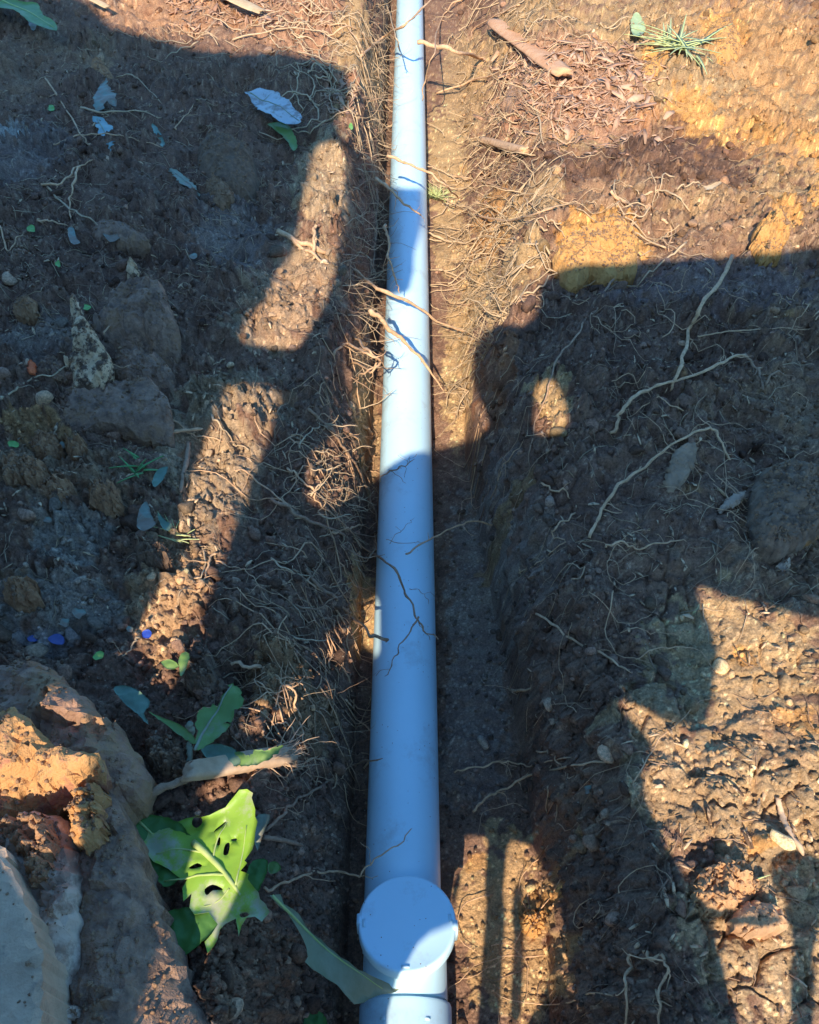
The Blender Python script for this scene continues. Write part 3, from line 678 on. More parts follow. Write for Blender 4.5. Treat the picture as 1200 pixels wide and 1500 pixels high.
# right side
stone('clod', 'big ochre clay lump on the right bank at the shadow edge', 'clay lump',
      [(812, 360), (830, 335), (870, 322), (905, 308), (925, 318), (940, 350), (938, 375), (900, 388), (868, 378), (850, 392), (834, 390)], .055, CLAY, .4, (0, .1), .010, seed=61)
stone('clod', 'bright ochre clay lump near the top right corner', 'clay lump', [(1030, 40), (1045, 22), (1075, 18), (1092, 38), (1090, 62), (1065, 72), (1040, 58)], .05, CLAY, .7, (0, .1), .006, seed=62)
stone('clod', 'small ochre lump left of the green grass tuft', 'clay lump', [(940, 90), (950, 80), (970, 80), (976, 96), (960, 106), (944, 102)], .03, CLAY, .8, seed=63)
stone('clod', 'round ochre clod just above the long shadow edge', 'clay lump', [(1112, 318), (1128, 300), (1155, 297), (1168, 318), (1160, 335), (1135, 338), (1115, 332)], .04, CLAY, .7, rough=.009, seed=64)
stone('clod', 'wide ochre clod under the round one', 'clay lump', [(1105, 345), (1125, 336), (1145, 345), (1150, 360), (1120, 368)], .03, CLAY, .7, rough=.009, seed=65)
stone('clod', 'ochre clod cut by the right edge of the photo', 'clay lump', [(1180, 280), (1195, 256), (1230, 250), (1240, 280), (1200, 292)], .05, CLAY, .7, rough=.009, seed=66)
stone('clod', 'dark lump with an orange underside at the right edge', 'clay lump', [(1112, 700), (1120, 680), (1150, 668), (1185, 672), (1225, 690), (1230, 750), (1190, 775), (1155, 788), (1120, 775), (1108, 740)], .06, mat('clay_dark_top', (.13, .10, .08), (.24, .19, .15), 60, .95, .9, 200, .004, c3=(.42, .24, .10), s3=10, w3=.12), .5, (0, .15), .010, seed=67)
stone('rock', 'smooth brown stone half buried in the sunlit lower right bank', 'rock', [(1078, 1340), (1084, 1322), (1110, 1312), (1140, 1320), (1163, 1340), (1160, 1356), (1120, 1362), (1085, 1354)], .035, mat('brown_stone', (.34, .24, .155), (.44, .32, .21), 25, .9, .5, 200, .003), .7, rough=.004, seed=68)
stone('clod', 'crumbly lump above the smooth brown stone', 'soil clod', [(1022, 1300), (1035, 1268), (1065, 1254), (1100, 1262), (1118, 1290), (1100, 1318), (1075, 1335), (1040, 1330)], .03, mat('tan_clod', (.36, .24, .14), (.48, .34, .2), 40, .95, 1, 200, .004), .5, rough=.010, seed=69)
stone('rock', 'small pale pebble on the shaded right bank', 'pebble', [(1141, 822), (1148, 814), (1158, 818), (1159, 834), (1148, 838)], .012, mat('pale_pebble', (.42, .38, .33), (.5, .46, .4), 40, .8, .3), .8, seed=70)
stone('rock', 'grey lump among the roots beyond the red mulch', 'rock', [(738, 130), (748, 112), (765, 110), (775, 125), (765, 142), (745, 145)], .04, ROCK, .8, seed=71)
stone('clod', 'ochre lump casting a shadow on the trench floor beside the fitting', 'clay lump', [(762, 1342), (775, 1330), (798, 1334), (802, 1356), (785, 1370), (766, 1362)], .02, CLAY, .6, seed=72)
# flat chips
stone('bark_chip', 'grey brown oval bark chip leaning on the shaded right bank', 'bark chip', [(975, 700), (985, 665), (1003, 655), (1020, 656), (1018, 680), (998, 708), (984, 710)], .02, mat('grey_bark', (.20, .155, .115), (.30, .24, .18), 30, .9, .6, 90, .003), .15, (0, .3), .002, .010, seed=73)
stone('wood_chip', 'grey split wood chip right of the oval bark chip', 'wood chip', [(1052, 745), (1070, 725), (1092, 715), (1094, 724), (1076, 740), (1056, 750)], .015, mat('grey_wood', (.28, .23, .19), (.40, .34, .28), 50, .9, .5, 90, .002), .2, (0, 0), .001, .006, seed=74)
stone('bark_curl', 'pale curled bark scrap standing left of the rounded dark rock', 'bark', [(88, 516), (104, 500), (112, 482), (108, 465), (116, 456), (130, 478), (148, 500), (160, 520), (158, 534), (140, 545), (110, 551), (92, 548), (96, 530)], .05, BARK, .25, (.2, .5), .010, .045, seed=75)
stone('bark_chip', 'tan crumpled bark chip on the upper left bank', 'bark chip', [(183, 390), (190, 372), (198, 385), (200, 400), (188, 402)], .02, BARK, .3, seed=76)
stone('brick_chip', 'small red orange chip on the dark soil at the left', 'brick chip', [(37, 535), (43, 523), (50, 528), (50, 544), (42, 543)], .012, mat('red_chip', (.50, .12, .05), (.6, .18, .08), 40, .9, .2), .3, rough=.001, thick=.008, seed=77)

# ---------------------------------------------------------------- sticks and roots
WOOD_R = mat('pink_brown_wood', (.62, .29, .13), (.74, .40, .20), 20, .85, .6, 80, .003)
def flat_stick(name, label, a, b, wpx, lift, m, cat, th=.012, seed=0, frays=0):
    """a split piece of timber between two picture points"""
    g = np.random.default_rng(seed); A = at(a[0], a[1], lift); B = at(b[0], b[1], lift); d = (B-A); L = d.length; d.normalize()
    s = d.cross(Vector((0, 0, 1))).normalized(); u = s.cross(d); ns, nsd = 22, 14; V = []; Fc = []
    pxm = F/((A-cam_loc).length)*1.0; hw = wpx/pxm*.5
    ph = g.uniform(0, 6.28, nsd)
    for i in range(ns+1):
        t = i/ns; ww = (np.interp(t, [0, .06, .8, 1], [.75, 1, 1.05, .8]))*hw
        for k in range(nsd):
            an = 2*math.pi*k/nsd; r = 1+.10*math.sin(an*4+ph[0])+.05*g.normal()*.4+.05*math.sin(t*9+ph[k])
            e = d*(g.normal()*.006 if i in (0, ns) else 0)
            V.append(A+d*(t*L)+s*(math.cos(an)*ww*r)+u*(math.sin(an)*th*.5*r)+e)
    for i in range(ns):
        for k in range(nsd): k2 = (k+1) % nsd; Fc.append((i*nsd+k, i*nsd+k2, (i+1)*nsd+k2)); Fc.append((i*nsd+k, (i+1)*nsd+k2, (i+1)*nsd+k))
    V += [A, B]; c0 = len(V)-2
    for k in range(nsd):
        k2 = (k+1) % nsd; Fc.append((c0, k2, k)); Fc.append((c0+1, ns*nsd+k, ns*nsd+k2))
    V = np.array([list(v) for v in V]); Fc = np.array(Fc)
    if frays:
        parts = [(V, Fc)]
        for q in range(frays):
            o_ = B+s*(g.uniform(-1, 1)*hw*.9)+u*(g.uniform(-.5, .5)*th)-d*g.uniform(0, L*.25); P = [np.array(o_)]
            dd = np.array(d+s*g.normal()*.35+u*g.normal()*.25); n = 6; LL = g.uniform(.015, .05)
            for _ in range(n): dd = dd/np.linalg.norm(dd)+g.normal(size=3)*.12; P.append(P[-1]+dd/np.linalg.norm(dd)*LL/n)
            parts.append(tube_geo(np.array(P), np.linspace(.0011, .0003, n+1), 4))
        V, Fc = merge(parts)
    o = mesh_obj(name, V-np.array(A), Fc, m); o.location = A
    return tag(o, label, cat)
root('stick', 'thin grey stick reaching from the corner rock to the frayed stick', [(192, 1196, .02), (230, 1176, .03), (270, 1162, .035), (300, 1152, .04)], .0055, .0065, ROOT_D, cat='stick', jit=.0008)
flat_stick('broken_stick', 'thick broken stick with a frayed fibrous end above the holed leaf', (290, 1158), (430, 1132), 30, .06, WOOD, 'stick', .022, 5, 60)
flat_stick('split_timber', 'smooth pink brown split of timber lying on the far right bank', (722, 48), (824, 128), 24, .04, WOOD_R, 'timber', .02, 6)
flat_stick('broken_root', 'short thick broken root end on the sunlit right trench edge', (705, 218), (768, 236), 13, .03, ROOT, 'root', .02, 7, 14)
flat_stick('bark_strip', 'pale curved bark strip on mulch at the top left', (318, 2), (385, 32), 16, .03, LEAF_O, 'bark', .006, 8)
flat_stick('bark_strip', 'orange bark piece in the sunlit patch at the top left corner', (128, 8), (162, 26), 10, .03, LEAF_O, 'bark', .006, 9)
root('stick', 'pale grey stick lying below the flat slab rock', [(208, 640, .012), (235, 644, .015), (268, 640, .015), (300, 634, .01)], .0036, .0036, ROOT, cat='stick', jit=.0006)
root('stick', 'upright brown stick left of the lower sunlit strip', [(278, 655, .012), (276, 680, .012), (270, 705, .01), (266, 728, .01)], .0045, .004, ROOT_D, cat='stick', jit=.0006)
root('stick', 'short grey stick right of the holed leaf', [(388, 1232, .015), (415, 1236, .015), (447, 1243, .012)], .0032, .003, ROOT_D, cat='stick', jit=.0003)
root('root', 'thick pale bent root lying on the sunlit lower right bank', [(1136, 1172, .008), (1142, 1200, .010), (1155, 1228, .010), (1172, 1256, .010)], .0046, .0055, WOOD, cat='root', jit=.0006)
root('root', 'long root crossing over the sunlit pipe from the left bank', [(408, 346, .012), (440, 362, .012), (478, 376, .012), (520, 402, .012), (560, 426, 'z', .24), (610, 450, 'z', .20), (650, 474, 'z', .14), (690, 497, .010)], .0075, .0030, ROOT, 3)
root('root', 'shorter root under the long crossing root on the left bank', [(425, 356, .008), (450, 372, .010), (480, 392, .006)], .0055, .004, ROOT)
root('root', 'forked root stub standing off the long crossing root', [(462, 342, .02), (460, 362, .016), (460, 384, .008)], .0045, .005, ROOT)
root('root', 'tapered root ending over the pipe where the sun stops', [(542, 455, 'z', .27), (565, 475, 'z', .24), (590, 498, 'z', .20), (620, 532, 'z', .15), (650, 571, 'z', .10)], .0068, .0028, ROOT, 2)
root('root', 'curly pale root loop at the left lip beside the sunlit pipe', [(488, 522, .01), (510, 514, .02), (535, 518, 'z', .30), (556, 530, 'z', .28), (545, 541, 'z', .27), (515, 537, .01)], .0038, .003, ROOT, 5)
root('root', 'second curl of root hanging under the pale loop', [(520, 504, .02), (540, 515, 'z', .30), (552, 530, 'z', .27), (532, 548, 'z', .25), (522, 562, .01)], .0034, .002, ROOT, 4)
root('root', 'flat pale root splinter pointing down at the pipe edge', [(512, 592, .01), (522, 612, .012), (535, 630, .012), (546, 645, .01)], .0040, .0055, ROOT)
root('root', 'pale root with side hairs left of where shade meets pipe', [(500, 628, .012), (520, 645, .012), (540, 664, .012), (550, 676, .01)], .0030, .0022, ROOT, 5)
root('root', 'long brown root sliding down through the sunlit root tangle', [(455, 606, .012), (482, 634, .016), (500, 660, .016), (520, 688, .016), (538, 725, .012), (552, 760, .01), (558, 800, .008)], .0040, .0026, ROOT_D, 6)
root('root', 'root arching over the pipe and forking above the shaded pipe', [(398, 735, .01), (430, 755, .012), (470, 778, .012), (502, 790, .012), (540, 810, .012), (572, 828, 'z', .19), (594, 862, 'z', .17), (607, 900, 'z', .155), (618, 918, 'z', .15), (648, 938, 'z', .12)], .0042, .0016, ROOT_D, 4)
root('root', 'thin dark side fork hanging down over the blue pipe', [(610, 905, 'z', .155), (598, 930, 'z', .15), (580, 965, 'z', .14), (564, 997, 'z', .13)], .0020, .0009, ROOT_D)
root('root', 'short bent root tip left of the arching forked root', [(490, 790, .016), (508, 783, .02), (520, 782, .02), (535, 777, .02)], .0032, .0022, ROOT)
root('root', 'thick root tapering onto the left pipe edge at mid height', [(450, 838, .012), (470, 866, .014), (500, 895, .016), (520, 915, .02), (545, 930, 'z', .20), (570, 940, 'z', .17)], .0040, .0036, ROOT_D, 4)
root('root', 'thin root rising from the floor over the right pipe edge', [(594, 812, 'z', .135), (620, 795, 'z', .135), (655, 777, 'z', .12), (690, 765, 'z', .11), (730, 768, 'z', .10), (764, 772, .006)], .0022, .0022, ROOT, 2)
root('root', 'hair thin dark root resting on the blue pipe', [(565, 790, 'z', .13), (600, 797, 'z', .13), (617, 792, 'z', .125)], .0008, .0006, ROOT_D)
root('root', 'hair thin zigzag root above the thin rising root', [(570, 793, 'z', .13), (585, 780, 'z', .13), (597, 768, 'z', .13), (603, 758, 'z', .13)], .0007, .0005, ROOT_D)
root('root', 'fine dark root beside the fork on the blue pipe', [(600, 858, 'z', .14), (618, 868, 'z', .13), (632, 884, 'z', .12)], .0008, .0006, ROOT_D)
root('root', 'dark twiggy root lying across the shade edge on the pipe', [(556, 700, 'z', .17), (575, 688, 'z', .15), (590, 682, 'z', .135), (606, 672, 'z', .13)], .0022, .0012, ROOT_D, 5)
root('root', 'root reaching from soil to the cap end of the blue pipe', [(388, 1308, .006), (420, 1292, .008), (455, 1284, .012), (490, 1278, 'z', .12), (525, 1283, 'z', .14), (548, 1258, 'z', .15), (585, 1238, 'z', .14), (602, 1211, 'z', .135)], .0022, .0012, ROOT, 2)
root('root', 'thin root rising from the holed leaf towards the pipe', [(390, 1224, .01), (412, 1200, .01), (440, 1175, .012), (480, 1150, .015), (520, 1128, .02), (558, 1112, 'z', .19)], .0028, .0018, ROOT_D, 3)
root('root', 'slender root hanging down the shaded left wall', [(470, 880, .01), (482, 905, .012), (502, 950, .012), (508, 995, .01), (518, 1050, .01), (520, 1090, .008), (512, 1115, .008), (528, 1165, .006)], .0018, .0010, ROOT_D, 4)
root('root', 'pale knotted root running down the dappled left wall', [(342, 978, .01), (375, 980, .01), (412, 1000, .012), (432, 1030, .012), (442, 1065, .012), (448, 1090, .01), (452, 1120, .01)], .0030, .0016, ROOT, 8)
root('root', 'short root crossing the dappled wall sideways', [(405, 1062, .01), (425, 1068, .012), (440, 1082, .012), (470, 1088, .01)], .0018, .0012, ROOT, 2)
root('root', 'slim root crossing behind the frayed stick end', [(380, 1078, .01), (405, 1096, .012), (430, 1112, .012), (475, 1116, .01)], .0020, .0012, ROOT_D, 2)
root('root', 'tall pale root standing out of the shaded right bank', [(1070, 383, .012), (1050, 425, .02), (1022, 462, .02), (1006, 500, .018), (994, 545, .012), (980, 580, .006)], .0058, .0042, ROOT, 1)
root('root', 'arching root that passes under the tall pale root', [(898, 642, .006), (908, 612, .012), (930, 590, .016), (975, 572, .018), (1025, 556, .018), (1062, 540, .018), (1086, 528, .012)], .0036, .0034, ROOT, 6)
root('root', 'bent root dropping right from the arching root', [(1086, 528, .014), (1104, 550, .016), (1118, 576, .01), (1128, 560, .02), (1146, 556, .01)], .0032, .0022, ROOT_D, 5)
root('root', 'long curved pale root over the oval bark chip', [(862, 792, .005), (880, 755, .01), (900, 725, .014), (940, 694, .016), (985, 662, .022), (1030, 641, .022), (1048, 652, .018), (1068, 680, .008)], .0034, .0028, ROOT, 7)
root('root', 'wiry root on the shaded edge near the dark face shadow', [(905, 405, .01), (885, 430, .012), (870, 462, .012), (840, 500, .012), (815, 540, .012), (795, 600, .01), (776, 650, .008), (774, 700, .006)], .0030, .0012, ROOT_D, 4)
root('root', 'thin pale root on the lower shaded right bank', [(786, 900, .008), (812, 925, .01), (850, 948, .01), (885, 965, .01), (918, 988, .008)], .0026, .0018, ROOT, 2)
root('root', 'short pale root lying flat below the split wood chip', [(884, 803, .008), (915, 804, .01), (930, 807, .01), (965, 803, .01), (1005, 797, .008)], .0022, .0014, ROOT, 3)
root('root', 'small looped root at the left of the shaded right bank', [(838, 757, .006), (815, 775, .008), (808, 788, .01), (825, 795, .008)], .0018, .0014, ROOT)
root('root', 'tiny wavy pale root near the long curved root foot', [(794, 712, .008), (812, 726, .01), (826, 724, .01), (838, 734, .006)], .0022, .0014, ROOT)
root('root', 'upper of two long thin roots low on the right wall', [(665, 1130, .008), (700, 1126, .01), (745, 1120, .012), (765, 1126, .012), (800, 1120, .012), (835, 1112, .01)], .0020, .0014, ROOT, 5)
root('root', 'lower of two long thin roots low on the right wall', [(692, 1190, .006), (712, 1172, .008), (735, 1158, .01), (780, 1138, .012), (840, 1128, .012), (890, 1118, .012), (945, 1106, .008)], .0024, .0018, ROOT, 5)
root('root', 'little root crossing the two long thin ones', [(791, 1104, .012), (808, 1112, .016), (822, 1128, .016), (836, 1145, .01)], .0018, .0014, ROOT)
root('root', 'finger like pale root on the right wall near the floor', [(750, 1014, .01), (768, 1016, .012), (785, 1008, .012)], .0034, .0022, ROOT)
root('root', 'thin hair root above the finger like root', [(774, 982, .01), (790, 998, .01), (806, 1022, .01), (814, 1040, .008)], .0014, .001, ROOT)
root('root', 'left of the two upright roots at the bottom edge', [(930, 1385, .008), (918, 1410, .01), (915, 1450, .01), (914, 1520, .008)], .0026, .0022, ROOT, 2)
root('root', 'right of the two upright roots at the bottom edge', [(936, 1392, .008), (962, 1406, .01), (972, 1420, .01), (966, 1460, .01), (962, 1520, .008)], .0026, .0020, ROOT, 4)
root('root', 'thick pale root coming out over the far pipe', [(612, 60, 'z', .25), (640, 68, 'z', .24), (675, 78, 'z', .22), (705, 92, .015), (722, 104, .006)], .0095, .0070, ROOT, 3, jit=.003)
root('root', 'thin root crossing the thick pale root at far right', [(700, -8, .01), (680, 5, .02), (660, 16, .02), (644, 42, .02), (637, 72, 'z', .28), (624, 115, 'z', .20), (620, 150, 'z', .12)], .0045, .0025, ROOT, 3)
root('root', 'long root slanting from left bank over the far pipe end', [(530, 92, .02), (560, 68, .03), (590, 38, 'z', .30), (612, 18, 'z', .30), (636, -6, 'z', .30)], .0050, .0050, ROOT, 2)
root('root', 'pale root slanting across the pipe above the blue shade', [(568, 228, 'z', .26), (600, 240, 'z', .25), (632, 256, 'z', .23), (655, 275, 'z', .19), (672, 295, .01)], .0050, .0030, ROOT, 4)
root('root', 'tapered root hanging over the blue shaded stretch of pipe', [(552, 258, 'z', .28), (568, 275, 'z', .27), (590, 298, 'z', .25), (616, 314, 'z', .22)], .0065, .0025, ROOT, 4)
root('root', 'vertical dark root against the far left wall', [(552, 285, .02), (552, 320, .02), (549, 370, .02), (545, 430, .015)], .0050, .0040, ROOT_D, 2)
root('root', 'ragged pale root hanging beside the blue shaded pipe', [(562, 330, 'z', .26), (570, 350, 'z', .25), (568, 375, 'z', .23), (580, 410, 'z', .20), (582, 428, 'z', .18)], .0045, .0020, ROOT, 6)
for i, (lb, pts, r) in enumerate([
    ('root running right from the pipe across the ochre wall', [(622, 345, .01), (650, 358, .015), (680, 362, .015), (710, 352, .012), (745, 358, .012), (770, 352, .01)], .0042),
    ('long root lying level on the sunlit right slope', [(700, 322, .012), (745, 330, .015), (790, 320, .015), (830, 306, .012), (812, 300, .01)], .0040),
    ('root sloping down right below the fern tuft', [(660, 262, .012), (700, 270, .015), (750, 288, .015), (790, 312, .008)], .0040),
    ('root curving along the sunlit slope above the face shadow', [(640, 395, .008), (680, 412, .01), (720, 420, .01), (752, 400, .01), (730, 380, .01)], .0030),
    ('wiry root at the foot of the ochre wall', [(655, 445, .008), (690, 452, .01), (720, 440, .01), (760, 452, .01)], .0026),
    ('straight root below the split timber', [(640, 140, .01), (690, 128, .02), (740, 112, .02), (775, 90, .01)], .0050),
    ('upright root in the middle of the red mulch edge', [(778, 145, .01), (785, 170, .015), (792, 200, .015), (800, 228, .006)], .0042),
    ('pale root curl on the red mulch', [(806, 170, .01), (812, 205, .012), (832, 216, .012), (846, 195, .01)], .0036),
    ('root on top of the ochre lump side', [(892, 290, .01), (915, 305, .015), (930, 318, .012), (925, 335, .01)], .0042),
    ('bent root right of the big ochre lump', [(940, 290, .01), (965, 288, .015), (990, 295, .015), (1010, 315, .006)], .0036),
    ('short root under the bent one right of the ochre lump', [(970, 325, .01), (982, 345, .012), (976, 370, .006)], .0040),
    ('long thin root at the right edge in the shade', [(1020, 500, .008), (1060, 492, .01), (1110, 490, .01), (1190, 488, .008)], .0018),
    ('root along the left edge of the lower sunlit strip', [(275, 770, .008), (290, 800, .01), (305, 825, .01), (295, 855, .01)], .0028),
    ('forked root at the right edge of the lower sunlit strip', [(322, 815, .01), (308, 830, .012), (302, 850, .01), (285, 860, .008)], .0024),
    ('thin root trailing right from the lower sunlit strip', [(318, 825, .008), (345, 835, .01), (370, 850, .01), (398, 885, .008)], .0014),
    ('pale root near the top of the lower sunlit strip', [(310, 612, .01), (330, 635, .012), (345, 655, .012), (368, 668, .01)], .0026),
    ('root crossing into the strip beside the flat slab rock', [(250, 615, .01), (280, 640, .01), (315, 650, .012), (350, 655, .01)], .0022),
    ('long thin root on the upper left bank', [(70, 120, .01), (95, 160, .012), (120, 200, .012), (130, 215, .008)], .0030),
    ('white green stem on the upper left bank', [(174, 117, .012), (195, 118, .016), (215, 135, .012), (240, 158, .008)], .0024),
    ('thin white shoot left of the soil caked boulder', [(256, 196, .01), (272, 178, .012), (286, 160, .012)], .0022),
    ('long root passing under the bluish leaf at left', [(80, 220, .01), (115, 206, .012), (155, 205, .014), (195, 210, .014), (240, 222, .01)], .0024),
    ('root lying level above the bluish leaf at left', [(120, 165, .01), (160, 172, .014), (205, 170, .014), (240, 178, .008)], .0030),
    ('branched root in the middle of the upper left bank', [(62, 275, .008), (95, 272, .01), (118, 250, .014), (145, 240, .01)], .0034),
    ('root dropping from the branched root', [(118, 250, .014), (112, 275, .012), (104, 300, .01), (106, 325, .006)], .0034),
    ('slanting root above the long smooth grey rock', [(72, 278, .008), (90, 300, .01), (120, 322, .014), (155, 342, .012), (178, 350, .006)], .0030),
    ('short pale root near the left edge', [(55, 325, .008), (78, 332, .012), (100, 337, .008)], .0030),
    ('tiny forked white root at the left edge', [(2, 335, .008), (14, 372, .01), (24, 358, .01), (40, 345, .008)], .0022),
    ('root leading up to the bark curl', [(0, 592, .006), (20, 580, .01), (48, 562, .012), (85, 555, .012), (135, 542, .03)], .0028),
    ('root curving right of the bark curl', [(155, 503, .02), (175, 490, .035), (195, 478, .04), (218, 463, .06)], .0022),
    ('pale chip of straw on the flat slab rock', [(152, 567, .05), (175, 568, .052), (200, 568, .05)], .0016),
    ('thin root beside the pointed end of the sunlit strip', [(200, 940, .01), (196, 955, .012), (180, 965, .01)], .0018),
    ('pale root below the thick broken root end', [(700, 250, .008), (712, 262, .012), (735, 246, .01)], .003),
    ('root in the sunlit tangle slanting to the pipe', [(430, 640, .012), (470, 662, .018), (505, 678, .018), (545, 690, .012)], .0022),
    ('root crossing the tangle the other way', [(436, 662, .01), (458, 642, .016), (474, 626, .014)], .0020),
    ('thin root that climbs left of the arching forked root', [(420, 690, .01), (440, 706, .012), (460, 725, .014), (470, 745, .014), (500, 770, .012), (545, 815, .01)], .0026),
    ('root running down to the left lip from the dark bank', [(350, 690, .008), (385, 715, .01), (420, 745, .012), (452, 758, .01)], .0020),
    ('wavy thin root across the shaded left wall', [(400, 822, .008), (425, 842, .01), (455, 850, .01), (462, 838, .01)], .0018),
    ('thin root dropping to the pipe side at mid height', [(500, 830, .01), (520, 860, .012), (540, 870, .012), (548, 890, .008)], .0014),
    ('root on the far right top edge', [(760, 10, .01), (725, 30, .015), (695, 50, .02), (690, 62, .01)], .004),
    ('root beside the rising root on the far left lip', [(555, 5, .02), (568, 22, .03), (580, 50, 'z', .28), (586, 75, 'z', .24)], .004),
    ('curling root on the far left lip', [(478, 60, .01), (515, 50, .02), (545, 75, .02), (560, 100, .015), (552, 120, .01)], .0032),
    ('thin root loop left of the far pipe', [(480, 42, .01), (505, 46, .02), (528, 78, .02), (545, 112, .01)], .0026),
    ('root lying in the sun above the top shadow edge', [(340, 62, .01), (400, 52, .015), (455, 50, .015), (500, 66, .01)], .0034)]):
    root('root', lb, pts, r, r*.55, (ROOT if i % 3 else FINE), 3 if i % 2 else 1, group='roots bared by the digging')

# ---------------------------------------------------------------- leaves
FRESH_L = mat('lime_leaf', (.36, .42, .16), (.50, .54, .26), 30, .6, .2)
BLUE_D = mat('dull_blue_plastic', (.09, .11, .26), (.14, .15, .30), 40, .7, .2)
leaf('monstera_leaf', 'big torn green leaf with holes, half lit by the sun', [(352, 1160), (372, 1165), (378, 1205), (372, 1235), (352, 1275), (372, 1300), (396, 1338), (385, 1352), (362, 1346), (350, 1372), (345, 1345), (330, 1352), (318, 1375), (304, 1396), (300, 1380), (318, 1352), (305, 1335), (285, 1340), (278, 1330), (282, 1310), (270, 1322), (268, 1302), (276, 1288), (268, 1290), (255, 1280), (225, 1262), (205, 1225), (198, 1200), (235, 1200), (270, 1192), (305, 1190), (330, 1182)],
     LEAF_M, .045, jag=.011, holes=[[(280, 1192), (290, 1190), (294, 1200), (286, 1208), (278, 1202)], [(316, 1213), (330, 1202), (328, 1206), (314, 1218)], [(318, 1230), (323, 1227), (322, 1238), (316, 1236)], [(330, 1237), (336, 1234), (334, 1250), (327, 1251)], [(338, 1228), (345, 1226), (346, 1229), (340, 1230)], [(278, 1273), (290, 1266), (297, 1270), (286, 1275)], [(300, 1303), (312, 1296), (326, 1301), (312, 1304), (303, 1311)], [(351, 1340), (360, 1337), (366, 1342), (356, 1345)]],
     curl=.016, tilt=(.05, -.03), zabs=None, veins=[([(283, 1233), (310, 1258), (330, 1280), (345, 1300), (352, 1310)], .0042), ([(330, 1280), (300, 1283), (268, 1289), (240, 1290)], .0018), ([(312, 1258), (318, 1232), (332, 1205)], .0014), ([(345, 1296), (352, 1262), (362, 1210)], .0014), ([(335, 1300), (318, 1318), (290, 1330)], .0012), ([(300, 1250), (262, 1243), (228, 1250)], .0014)], seed=21)
leaf('leaf', 'dark green leaf lobe tucked under the big torn leaf against the rock', [(200, 1200), (225, 1195), (262, 1205), (285, 1235), (280, 1262), (262, 1290), (240, 1300), (222, 1270), (206, 1235)], LEAF_DK, .02, curl=.012, seed=22, veins=[([(205, 1205), (235, 1232), (275, 1262)], .0016)])
leaf('leaf', 'darkest green leaf half hidden below the big torn leaf', [(245, 1335), (285, 1330), (310, 1335), (325, 1352), (300, 1378), (262, 1402), (250, 1375)], LEAF_DK, .03, curl=.01, seed=23)
leaf('leaf', 'dull green lobe at the right of the big torn leaf', [(360, 1290), (370, 1262), (392, 1260), (386, 1290), (372, 1312)], LEAF_DK, .035, curl=.008, seed=24)
leaf('leaf', 'small grey green leaf tip right of the lit leaf', [(372, 1200), (396, 1194), (386, 1220), (376, 1245)], LEAF_P, .035, curl=.006, seed=25)
leaf('leaf', 'long torn dull green leaf reaching the fitting', [(398, 1318), (412, 1312), (428, 1330), (455, 1360), (480, 1385), (500, 1405), (535, 1425), (585, 1448), (545, 1462), (520, 1474), (495, 1445), (468, 1425), (445, 1405), (446, 1380), (430, 1350), (410, 1330)],
     mat('dull_leaf', (.24, .24, .11), (.34, .33, .19), 20, .55, .3, 50, .002, trans=.1), .03, curl=.012, jag=.008, seed=26, zline=((398, 450, 500, 585), (.33, .31, .23, .13)), veins=[([(402, 1318), (440, 1350), (490, 1400), (560, 1448)], .0018)])
leaf('leaf', 'torn pale green leaf standing above the frayed stick', [(288, 1075), (285, 1060), (292, 1040), (312, 1030), (318, 1035), (325, 1022), (342, 1000), (355, 1015), (356, 1035), (344, 1040), (340, 1055), (325, 1058), (338, 1060), (320, 1078), (300, 1092), (290, 1100)], LEAF_G, .045, curl=.010, jag=.02, seed=27, veins=[([(286, 1100), (298, 1070), (315, 1045), (340, 1003)], .0020)], vein_mat=LEAF_P)
leaf('leaf', 'narrow green leaf pointing left from the torn pale leaf', [(218, 1043), (240, 1052), (262, 1060), (285, 1080), (284, 1090), (262, 1076), (245, 1062)], LEAF_G, .04, curl=.005, seed=28)
root('stem', 'mealy pale green stem below the torn pale leaf', [(290, 1080, .04), (287, 1100, .035), (284, 1125, .03), (282, 1146, .02)], .0045, .0035, LEAF_P, cat='stem')
leaf('leaf', 'smooth blue green leaf curling beside the corner rock', [(166, 1008), (185, 1004), (205, 1012), (220, 1028), (212, 1045), (218, 1062), (200, 1045), (182, 1030)], mat('blue_green_leaf', (.11, .17, .10), (.16, .23, .14), 12, .4, .2), .03, curl=.01, seed=29)
leaf('leaf', 'blue green leaf tube behind the frayed stick', [(295, 1096), (315, 1090), (345, 1098), (352, 1118), (330, 1122), (305, 1112)], bpy.data.materials['blue_green_leaf'], .03, curl=.01, seed=30)
leaf('leaf', 'sunlit ragged leaf scrap above the frayed stick', [(335, 1100), (352, 1102), (366, 1110), (372, 1098), (392, 1098), (415, 1092), (400, 1108), (376, 1120), (345, 1122)], LEAF_G, .03, curl=.008, jag=.02, seed=31)
leaf('leaf', 'yellow green leaf tip at the pointed end of the sunlit strip', [(262, 965), (272, 955), (278, 962), (270, 985), (264, 990)], LEAF_G, .025, curl=.004, seed=32)
leaf('leaf', 'small bright green blades at the tip of the sunlit strip', [(236, 970), (250, 966), (262, 976), (246, 980)], LEAF_G, .012, curl=.003, seed=33)
leaf('leaf', 'yellow green curl beside the big leaf stalk', [(394, 1264), (405, 1262), (412, 1272), (400, 1280), (393, 1276)], LEAF_G, .02, curl=.004, seed=34)
leaf('leaf', 'green leaf at the bottom edge left of the fitting', [(446, 1490), (462, 1480), (478, 1492), (480, 1530), (446, 1530)], LEAF_DK, .02, seed=35)
